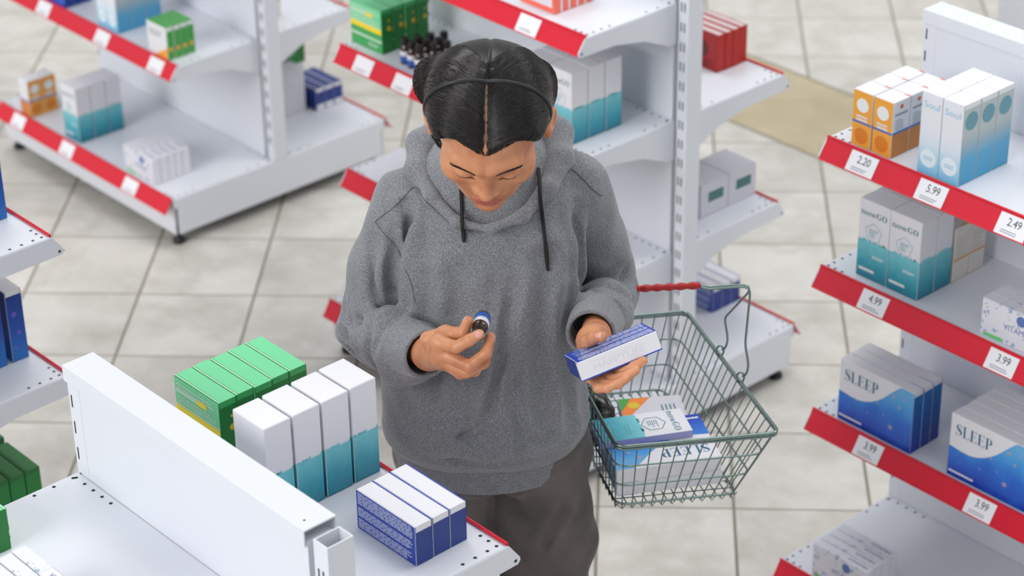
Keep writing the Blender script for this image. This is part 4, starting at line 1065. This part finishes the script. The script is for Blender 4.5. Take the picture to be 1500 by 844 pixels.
# cuffs
for c0, c1, r0, r1 in ((CUFL0, CUFL1, .0425, .0375), (CUFR0, CUFR1, .041, .0365)):
    ax = (c1 - c0) / np.linalg.norm(c1 - c0); L_ = np.linalg.norm(c1 - c0); e1 = np.cross(ax, V3(0, 0, 1)); e1 /= np.linalg.norm(e1); e2 = np.cross(ax, e1)
    def cuff(P):
        q = P - c0; t = q @ ax; r_ = np.linalg.norm(q - t[:, None] * ax, axis=1); a = np.arctan2(q @ e2, q @ e1)
        d = np.abs(r_ - (r0 + (r1 - r0) * np.clip(t / L_, 0, 1)) - .0006 * np.sin(a * 60) - .001 * np.sin(2 * a + 1)) - .0034
        return smax(smax(d, t - L_, .004), -t - .006, .003)
    mid = (c0 + c1) / 2; VP, F = surf(cuff, mid - .075, mid + .075, .0018); np_mesh('cuff', VP, F, HOOD, HOODIE, ROOT)
# drawstrings and seams lie on the cloth
def onto(f, p, lift):
    "slide straight back (away from the chest front) until the cloth is met"
    p = np.array(p, float); p[1] -= .10
    for _ in range(60):
        d_ = f(p[None])[0] - lift
        if d_ < 2e-4: break
        p[1] += d_ * .7
    return p
both = lambda P: np.minimum(hoodie(P), hoodpart(P))
STRING = mat('black_cord', (20, 20, 22), .75)
for pts in ([(-.079, 3.34, 1.395), (-.078, 3.32, 1.36), (-.076, 3.30, 1.314)], [(.046, 3.35, 1.412), (.050, 3.32, 1.36), (.056, 3.31, 1.30), (.059, 3.31, 1.255)]):
    q = [onto(both, p, .0028) for p in resample(pts, 14)]
    mb = MB(); rs = [.0030] * 10 + [.0038, .0038, .0034, .0022]; mb.tube([p - ROOT for p in q], rs, 0, 8); mb.build('drawstring', STRING, HOODIE)
SEAM = mat('grey_seam', (98, 100, 104), .9)
for pts in ([(-.222, 3.40, 1.318), (-.190, 3.38, 1.350), (-.150, 3.38, 1.385)], [(-.150, 3.38, 1.385), (-.115, 3.36, 1.358), (-.075, 3.34, 1.338), (-.045, 3.32, 1.330)],
            [(.150, 3.40, 1.345), (.118, 3.41, 1.380), (.095, 3.41, 1.398)], [(-.222, 3.40, 1.318), (-.192, 3.36, 1.29), (-.165, 3.35, 1.24), (-.158, 3.35, 1.20)]):
    q = [onto(both, p, .0003) for p in resample(pts, 26)]
    q = [q[0]] + [(q[k - 1] + q[k] + q[k + 1]) / 3 for k in range(1, 25)] + [q[-1]]
    mb = MB(); mb.tube([p - ROOT for p in q], .0009, 0, 6); mb.build('seam', SEAM, HOODIE)

# ---- trousers, shoes
def pants(P):
    d = None
    for h, k, f_ in ((HPL, KNL, FTL), (HPR, KNR, FTR)):
        q = chain(P, [h + V3(0, 0, .02), h + (k - h) * .5, k, f_ + V3(0, 0, .02)], [.094, .090, .076, .066], .03); d = q if d is None else smin(d, q, .012)
    x, y, z = P.T; top = (np.sqrt(((x + .045) / .148) ** 2 + ((y - 3.462) / .113) ** 2) - 1) * .11
    d = smin(d, smax(smax(top, z - .93, .01), .80 - z, .02), .03)
    d = d + .0030 * np.sin(z * 62 + 6 * np.sin(x * 16) + 2) * np.sin(x * 27 + y * 24) + .0025 * np.sin(z * 34 + x * 40 + y * 26)
    d += fold(P, [V3(-.045, 3.345, .90), V3(-.045, 3.35, .80), V3(-.04, 3.38, .76)], .006, .003)
    d += fold(P, [V3(-.05, 3.36, .76), V3(-.0, 3.35, .785), V3(.05, 3.36, .80)], .009, .004) + fold(P, [V3(.10, 3.36, .80), V3(.06, 3.37, .72), V3(.04, 3.37, .66)], .012, .006)
    return smax(d, .055 - z, .004)
PANT = mat('taupe_twill', (92, 86, 84), .85, sheen=.15)
m = PANT; v = coords(m); n1 = noise(m, v, 300, 3); n2 = noise(m, v, 14, 4)
cc = ramp(m, n2.outputs['Fac'], [(.3, (78, 73, 71)), (.7, (104, 97, 94))]); lk(m, cc, bsdf(m).inputs['Base Color'])
bp = nd(m, 'ShaderNodeBump'); bp.inputs['Strength'].default_value = .3; bp.inputs['Distance'].default_value = .001; lk(m, n1.outputs['Fac'], bp.inputs['Height']); lk(m, bp.outputs[0], bsdf(m).inputs['Normal'])
VP, F = surf(pants, V3(-.26, 3.30, .04), V3(.18, 3.62, .95), .0042); VP = relax(VP, F, 1, .4)
PT = np_mesh('trousers', VP, F, PANT, PERSON, ROOT)
for f_, sx in ((FTL, -1), (FTR, 1)):
    def shoe(P):
        a = cap(P, f_ + V3(0, .03, -.032), f_ + V3(sx * .022, -.17, -.036), .040, .036); a = smin(a, cap(P, f_ + V3(0, .01, -.02), f_ + V3(0, 0, .03), .042, .040), .03)
        return smax(smax(a, -P[:, 2] + .018, .006), -cap(P, f_, f_ + V3(0, 0, .1), .036, .038), .004)
    VP, F = surf(shoe, f_ + V3(-.08, -.25, -.08), f_ + V3(.08, .10, .08), .0035); s_ = np_mesh('shoe', VP, F, mat('dark_canvas', (44, 44, 48), .7), PERSON, ROOT)
    def sole(P):
        a = cap(P, f_ + V3(0, .03, -.040), f_ + V3(sx * .022, -.17, -.040), .046, .042); return smax(smax(a, P[:, 2] - .020, .003), -P[:, 2] + .0004, .003)
    VP, F = surf(sole, f_ + V3(-.08, -.25, -.09), f_ + V3(.08, .10, .0), .0035); np_mesh('rubber_sole', VP, F, mat('white_rubber', (214, 212, 206), .6), s_, ROOT)

# ---- hair
def hair_sdf(Q):
    X = Q.copy(); sx = np.where(Q[:, 0] < 0, 1.0, -1.0); X[:, 0] = np.abs(Q[:, 0])
    d = ell(X, (0, -.016, .035), (.0835, .0965, .0895))
    d = smin(d, ell(X, (.034, -.010, .062), (.056, .077, .066)), .02)
    d = d + .0022 * np.exp(-(Q[:, 0] / .0035) ** 2) * np.clip((Q[:, 2] - .04) / .03, 0, 1)
    n_ = np.array([0, .80, -.60]); pl = X @ n_ - np.interp(X[:, 0], [0, .006, .02, .035, .052, .066, .08], [.0235, .0205, .0120, .0070, .0040, .0085, .0190])
    d = smax(d, pl, .004)
    # fuller hair swept back behind the band, bulging over the ears, and the nape
    tuft = ell(X, (.071, -.052, .022), (.026, .040, .042)); tuft = smin(tuft, ell(X, (.070, -.058, -.020), (.020, .034, .040)), .015)
    d = smin(d, tuft, .014)
    d = smin(d, ell(X, (0, -.078, -.03), (.070, .040, .075)), .02)
    dl = ell(Q, (-.088, -.056, .026), (.024, .034, .034)); d = smin(d, dl, .012)
    # groove left by the head band
    hb = np.abs(Q @ np.array([0, .90, .30]) - .012); d = d + .0016 * np.exp(-(hb / .004) ** 2) * (Q[:, 2] > .0)
    ear = ell(X, (.092, -.006, -.006), (.022, .024, .034)); d = smax(d, -ear, .004)
    return d
HAIR = mat('black_brown_hair', (15, 12, 11), .34, spec=.4)
HAIR2 = mat('hair_strand', (24, 18, 15), .26, spec=.55)
hf = lambda P: hair_sdf(hl(P)) * HS
VP, F = surf(hf, HC_ - .19, HC_ + .19, .0019)
q = hl(VP[F].mean(1)); w_ = .0020 + .0012 * np.sin(q[:, 1] * 260) * np.sin(q[:, 1] * 71 + 1) + .0008 * np.sin(q[:, 1] * 610)
part = (np.abs(q[:, 0] + .0012 * np.sin(q[:, 1] * 90)) < w_) & (q[:, 2] > .055) & (q[:, 1] > -.015)
HAIRO = np_mesh('hair', VP, F, [HAIR, mat('scalp', (126, 92, 72), .5)], PERSON, ROOT, part.astype(int))
# combed strands
def gradf(f, P):
    e_ = 8e-4; g = np.stack([f(P + e_ * a) - f(P - e_ * a) for a in np.eye(3)], 1); return g / np.maximum(np.linalg.norm(g, axis=1), 1e-9)[:, None]
rng = np.random.default_rng(3); NS, NP = 3200, 12
th = rng.uniform(-.42, .85, NS); sd = rng.choice([-1., 1.], NS); thw = np.pi * .5 * th   # along the parting: front (-) to crown (+)
A0 = np.stack([sd * rng.uniform(.0032, .0060, NS), .090 * np.cos(1.0 + th * 1.1), .120 * np.sin(1.0 + th * 1.1)], 1)
end = np.stack([sd * (.086 + rng.uniform(-.004, .006, NS)), -.030 - .035 * th + rng.uniform(-.012, .012, NS) + .045 * np.clip(-th, 0, 1), .012 + rng.uniform(-.030, .028, NS)], 1)
T = np.linspace(0, 1, NP); L = np.zeros((NS, NP, 3))
for i, t in enumerate(T):
    q = A0 * (1 - t) + end * t; q[:, 1] += -.012 * np.sin(np.pi * t); q = q * (1 + .55 * math.sin(math.pi * t)); L[:, i] = q
pts = L.reshape(-1, 3); lift = np.repeat(rng.uniform(-.0004, .0011, NS), NP) + np.tile((T > .9) * .0006, NS)
for _ in range(14): pts = pts - gradf(hair_sdf, pts) * ((hair_sdf(pts) - lift) * .8)[:, None]
ok = np.abs(hair_sdf(pts) - lift).reshape(NS, NP).max(1) < .002
W = (HC_ + (pts * HS) @ HR.T).reshape(NS, NP, 3)
mb = MB()
for i in range(NS):
    if ok[i]: mb.tube([p - ROOT for p in W[i]], [.0003] + [.0006] * (NP - 2) + [.0002], 0, 3, False, False)
o = mb.build('hair_strands', HAIR2, HAIRO); o['kind'] = 'stuff'
# short baby hairs that soften the hairline
mb = MB()
NK = 520; x = rng.uniform(-.074, .074, NK); t0 = np.interp(np.abs(x), [0, .006, .02, .035, .052, .066, .08], [.0235, .0205, .0120, .0070, .0040, .0085, .0190])
n_ = np.array([0, .80, -.60]); tq = np.array([0, .6, .8]); ln = rng.uniform(.004, .010, NK); st = t0 + rng.uniform(.0015, .0055, NK); fm = lambda Q: np.minimum(head_sdf(Q), hair_sdf(Q)); HQ = []
for u in (0, .5, 1):
    p = np.stack([x + np.sign(x) * ln * .5 * u, 0 * x, 0 * x], 1) + n_ * (st - (ln + .006) * u)[:, None] + tq * .085
    for _ in range(12): p = p - gradf(fm, p) * ((fm(p) - .0004 - .0006 * u) * .8)[:, None]
    HQ.append(HC_ + (p * HS) @ HR.T - ROOT)
for k in range(NK): mb.tube([h_[k] for h_ in HQ], [.00022, .0004, .0005], 0, 3, False, False)
o = mb.build('hairline_strands', HAIR2, HAIRO); o['kind'] = 'stuff'
# loose locks by the ear
mb = MB()
for k in range(14):
    x0 = -.086 - .0012 * (k % 7); pt = [hw((x0, -.030 - .0022 * k, -.01)), hw((x0 - .003, -.024 - .0020 * k, -.05)), hw((x0 + .003 + .002 * math.sin(k), -.018 - .0014 * k, -.082)), hw((x0 + .014, -.012 - .0006 * k, -.104 - .003 * (k % 4)))]
    mb.tube([p - ROOT for p in resample(pt, 10)], [.0017] * 7 + [.0014, .0009, .0003], 0, 6)
mb.build('loose_locks', HAIR, HAIRO)
# head band
def onh(q, lift):
    q = np.array(q, float)[None]
    for _ in range(16): q = q - gradf(hair_sdf, q) * ((hair_sdf(q) - lift) * .8)[:, None]
    return q[0]
band = []
for a in np.linspace(-100, 100, 40):
    a_ = math.radians(a); q = onh((.095 * math.sin(a_), -.004 + .012 * math.sin(a_) ** 2, .11 * math.cos(a_) + .01), .0004)
    band.append(hw(q) - ROOT)
mb = MB(); mb.tube(band, .0034, 0, 8); mb.build('head_band', mat('black_band', (24, 24, 26), .45), PERSON)
# eyebrows, lashes
fsk = lambda q: head_sdf(q)
for s_ in (-1, 1):
    mb = MB()
    for k in range(120):
        t = rng.uniform(0, 1); x = .011 + .042 * t; z = .0165 + .0035 * math.sin(t * 2.4) - .001 * t + rng.uniform(-.0027, .0027) * (1.1 - .6 * t)
        p0 = np.array([s_ * x, .085 - .3 * (x ** 1.0) * .4, z]); p1 = p0 + np.array([s_ * .007, -.001, .0022])
        q = []
        for p in (p0, (p0 + p1) / 2, p1):
            p = p[None]
            for _ in range(10): p = p - gradf(fsk, p) * ((fsk(p) - .0006) * .8)[:, None]
            q.append(hw(p[0]) - ROOT)
        mb.tube(q, [.0008, .0009, .0004], 0, 4, False, False)
    mb.build('eyebrow', HAIR, PERSON)
    mb = MB(); q = []
    for t in np.linspace(0, 1, 12):
        p = np.array([[s_ * (.019 + .027 * t), .088 - .009 * t, -.0068 - .0022 * math.sin(math.pi * t) + .002 * t]])
        for _ in range(10): p = p - gradf(fsk, p) * ((fsk(p) - .0005) * .8)[:, None]
        q.append(hw(p[0]) - ROOT)
    mb.tube(q, [.0003] + [.0006] * 10 + [.0003], 0, 5); mb.build('eyelashes', HAIR, PERSON)
# ================================================================ basket on the forearm, and what is in it
BC = V3(.245, 3.540, .765)
BK = thing('shopping_basket', 'chrome wire shopping basket with red handle grip hanging from the bent forearm', 'basket', LW(BC), (0, 0, YAW))
def bl(p): return np.asarray(p) - BC
def loop(t, r=.022, n=5, grow=0.):
    c = [BR[k] * (1 - t) + BB_[k] * t for k in ('NL', 'NR', 'FR', 'FL')]; out = []
    for i in range(4):
        p, a, b = c[i], c[i - 1], c[(i + 1) % 4]; u = (a - p) / np.linalg.norm(a - p); v = (b - p) / np.linalg.norm(b - p)
        for k in range(n + 1):
            s_ = k / n; q0 = p + u * r * (1 - s_); q1 = p + v * r * s_; out.append(bl(q0 * (1 - s_) + q1 * s_))
    return out
mb = MB(); mb.tube(loop(0, .018), .0030, 0, 10, True); mb.tube([p - V3(0, 0, .0062) for p in loop(0, .018)], .0021, 0, 8, True); mb.build('rim', CHROME, BK)
mb = MB()
for t in (.34, .67, 1.0): mb.tube(loop(t), .0017 if t < 1 else .0022, 0, 8, True)
mb.build('side_rail', CHROME, BK)
def side(a, b, n, name, zig=False):
    mb = MB()
    for i in range(n):
        s_ = (i + .5) / n; p = BR[a] * (1 - s_) + BR[b] * s_; q = BB_[a] * (1 - s_) + BB_[b] * s_
        q = q + (q - p) / np.linalg.norm(q - p) * .009
        mb.tube([bl(p), bl(q)], .00115, 0, 6)
    if zig:
        Z = []
        for i in range(n):
            for s_, dz in (((i + .0) / n, .002), ((i + .5) / n, -.0095)): Z.append(bl(BB_[a] * (1 - s_) + BB_[b] * s_ + V3(0, 0, dz)))
        mb.tube(Z, .00115, 0, 6)
    mb.build(name, CHROME, BK)
side('NL', 'NR', 12, 'wire_side', True); side('FL', 'FR', 11, 'wire_side', True); side('NR', 'FR', 20, 'wire_side', True); side('NL', 'FL', 20, 'wire_side', True)
mb = MB()
for i in range(1, 12):
    s_ = i / 12; mb.tube([bl(BB_['NL'] * (1 - s_) + BB_['NR'] * s_), bl(BB_['FL'] * (1 - s_) + BB_['FR'] * s_)], .0012, 0, 6)
for i in range(1, 16):
    s_ = i / 16; mb.tube([bl(BB_['NL'] * (1 - s_) + BB_['FL'] * s_ - V3(0, 0, .0024)), bl(BB_['NR'] * (1 - s_) + BB_['FR'] * s_ - V3(0, 0, .0024))], .0012, 0, 6)
mb.build('base_grid', CHROME, BK)
# swing handle: paired wire, hooked to the rim at the middle of both long sides
for (c, a, b, gp, sg) in ((cR, 'NR', 'FR', g1, 1), (cL, 'NL', 'FL', g0, -1)):
    for s_, dy in ((.40, -.0035), (.62, .0035)):
        r0 = rimpt(a, b, s_); P_ = wire_path(c, a, b, gp, sg, s_, dy)
        mb = MB(); mb.tube([bl(p) for p in P_], .0021, 0, 8); mb.build('handle_wire', CHROME, BK)
        h = [r0 + V3(sg * .0065 * math.cos(t), 0, .008 + .0115 * math.sin(t)) for t in np.linspace(-2.6, 4.0, 22)]
        mb = MB(); mb.tube([bl(p + V3(0, .0016 * math.sin(k * .4), 0)) for k, p in enumerate(h)], .0018, 0, 8); mb.build('rim_hook', CHROME, BK)
n = 60; P_ = [g0 + (g1 - g0) * i / n for i in range(n + 1)]
mb = MB(); mb.tube([bl(p) for p in P_], [(.0062 if 0 < i < n else .0045) + .0009 * math.sin(i * .62) for i in range(n + 1)], 0, 14); mb.build('handle_grip', mat('red_rubber_grip', (172, 16, 20), .36), BK)
# goods in the basket
FL90 = -PI / 2
c1 = LW((.268, 3.500, .7755)); carton('sleep', (0, 0, 0), 0, 'lower blue and white carton lying flat on the basket wires')
lo_box = [o for o in COL.objects if o.get('label', '').startswith('lower blue')][0]
c2o = carton('sleep', (0, 0, 0), 0, 'upper blue and white carton lying in the basket under the teal one')
def k_thin():
    d = (.0765, .013, .170); r = thing('medicine_carton', '', 'box'); carton_body(r, d, [mat('violet_edge_card', (150, 152, 200), .5)], flap=False)
    b = MB(); decal(b, d, '-y', full(d, '-y', .004, .996, .006, .994), .0003); b.build('white_front', CARD, r)
    b = MB(); decal(b, d, '-y', [R4(.0006, .0006, .0759, .083)] + speck(.0755, .083, 16, .005), .0005); b.build('printed_band', TEAL, r)
    t = MB(); s, w = serif2d('nowGO', .0125, 1.15); k = .066 / w; decal(t, d, '-y', shift([[(a * k, q) for a, q in p] for p in s], .005, .140), .0007); t.build('lettering', TEALTXT, r)
    t = MB(); cx, cy, R = .038, .108, .023; pts = [(cx + R * math.sin(2 * PI * i / 6), cy + R * math.cos(2 * PI * i / 6)) for i in range(6)]; ring_ = []
    for i in range(6):
        a, c = pts[i], pts[(i + 1) % 6]; ring_.append([a, c, (cx + (c[0] - cx) * .93, cy + (c[1] - cy) * .93), (cx + (a[0] - cx) * .93, cy + (a[1] - cy) * .93)])
    decal(t, d, '-y', ring_ + lines(cx - .011, cx + .012, cy - .010, cy + .010, 5, .35, .4), .0007); t.build('hexagon_emblem', TEALTXT, r)
    t = MB(); decal(t, d, '-y', lines(.010, .066, .020, .040, 3, .35, .3) + lines(.030, .070, .055, .066, 2, .4, .3), .0008); t.build('small_print', TEALLINE, r)
    return r
KIND['thin'] = k_thin
tl = carton('thin', (0, 0, 0), 0, 'flat white and teal carton lying face up in the wire basket')
def lay(o, centre, gam, thick):
    "lay a carton on its back: its upright axis points along gam in the aisle frame"
    g = gam + YAW; o.rotation_euler = (FL90, 0, g)
    h = {'s': .142, 't': .170, 'd': .094, 'k': .115}[thick[0]]; th = thick[1]
    upd = Vector((-math.sin(g), math.cos(g), 0)); w = LW(centre); o.location = w - upd * h / 2 + Vector((0, 0, th / 2))
lay(lo_box, (.257, 3.480, .7735), PI + .19, ('s', .0285)); lay(c2o, (.253, 3.476, .8030), PI + .22, ('s', .0285))
lay(tl, (.224, 3.507, .8326), -PI / 2 + .22, ('t', .013))
def k_orangegreen():
    d = (.078, .020, .115); r = thing('medicine_carton', '', 'box'); carton_body(r, d, [mat('grey_white_card', (206, 206, 214), .5)])
    b = MB(); decal(b, d, '-y', [[(.001, .001), (.077, .001), (.001, .060)]], .0004); b.build('orange_print', mat('tangerine_print', (236, 128, 46), .45), r)
    b = MB(); decal(b, d, '-y', [[(.001, .001), (.045, .001), (.001, .024)]], .0006); decal(b, d, '-x', full(d, '-x', .004, .5, .02, .98), .0006); b.build('green_print', mat('leaf_green_print', (62, 156, 66), .42), r)
    b = MB(); decal(b, d, '-y', circle(.026, .026, .011), .0008); b.build('yellow_spot', mat('amber_print', (214, 186, 40), .45), r)
    b = MB(); decal(b, d, '-y', lines(.03, .074, .075, .105, 4, .3, .3), .0006); b.build('small_print', mat('teal_ink', (22, 120, 128), .5), r)
    return r
KIND['og'] = k_orangegreen
og = carton('og', (0, 0, 0), 0, 'white carton with orange and green corner lying at the back of the basket'); lay(og, (.250, 3.600, .8026), -PI / 2 + .12, ('k', .020))
blk = thing('dark_pouch', 'black glossy pouch lying in the basket by the hoodie', 'pouch', LW((.149, 3.600, .770)), (0, 0, YAW + .25))
bm = bmesh.new(); bmesh.ops.create_cube(bm, size=1)
for v_ in bm.verts: v_.co = Vector((v_.co.x * .044, v_.co.y * .105, (v_.co.z + .5) * .085))
bmesh.ops.bevel(bm, geom=list(bm.edges), offset=.010, segments=5, affect='EDGES'); mb = MB(); mb.bm(bm, 0, True); mb.build('pouch_body', mat('black_gloss_vinyl', (22, 20, 18), .25, coat=.3), blk)
mb = MB()
for zz in (.018, .032): mb.tube([(-.0224, -.044, zz), (-.0224, .044, zz)], .0012, 0, 6); mb.tube([(.0224, -.044, zz), (.0224, .044, zz)], .0012, 0, 6)
mb.tube([(-.014, -.0526, .04), (.014, -.0526, .04)], .0012, 0, 6); mb.build('zip_seam', mat('dark_zip', (54, 50, 46), .4, .6), blk)
# ---- things in the hands
def orient(o, pos, x, y, z): o.rotation_euler = Matrix(((x[0], y[0], z[0]), (x[1], y[1], z[1]), (x[2], y[2], z[2]))).to_euler(); o.location = pos
def LV(v): return np.array(LW(v))
ax_ = BAX
hb_ = dup(BOT); hb_['label'] = 'small dark capped bottle with blue label held between finger and thumb'; hb_['category'] = 'bottle'
if 'group' in hb_: del hb_['group']
xx = np.cross(UU, ax_); xx /= np.linalg.norm(xx); yy = np.cross(ax_, xx)
orient(hb_, LV(B0), LV(xx), LV(yy), LV(ax_))
def k_held():
    d = (.136, .0318, .0685); r = k_blue()
    t = MB(); s, w = text2d('HAPPYLIFE', .011); k = .088 / w
    decal(t, d, '+z', shift([[(.136 - a * k, .0318 - q) for a, q in p] for p in s], -.022, -.010), .0006); decal(t, d, '+z', [R4(.03, .0075, .112, .0082)], .0006)
    t.build('lettering', EMB, r); return r
KIND['held'] = k_held
hx = carton('held', (0, 0, 0), 0, 'cobalt and white carton with pale lettering held in the palm')
orient(hx, LV(HCTR - HZL * .0685), LV(HXL), LV(HYL), LV(HZL))
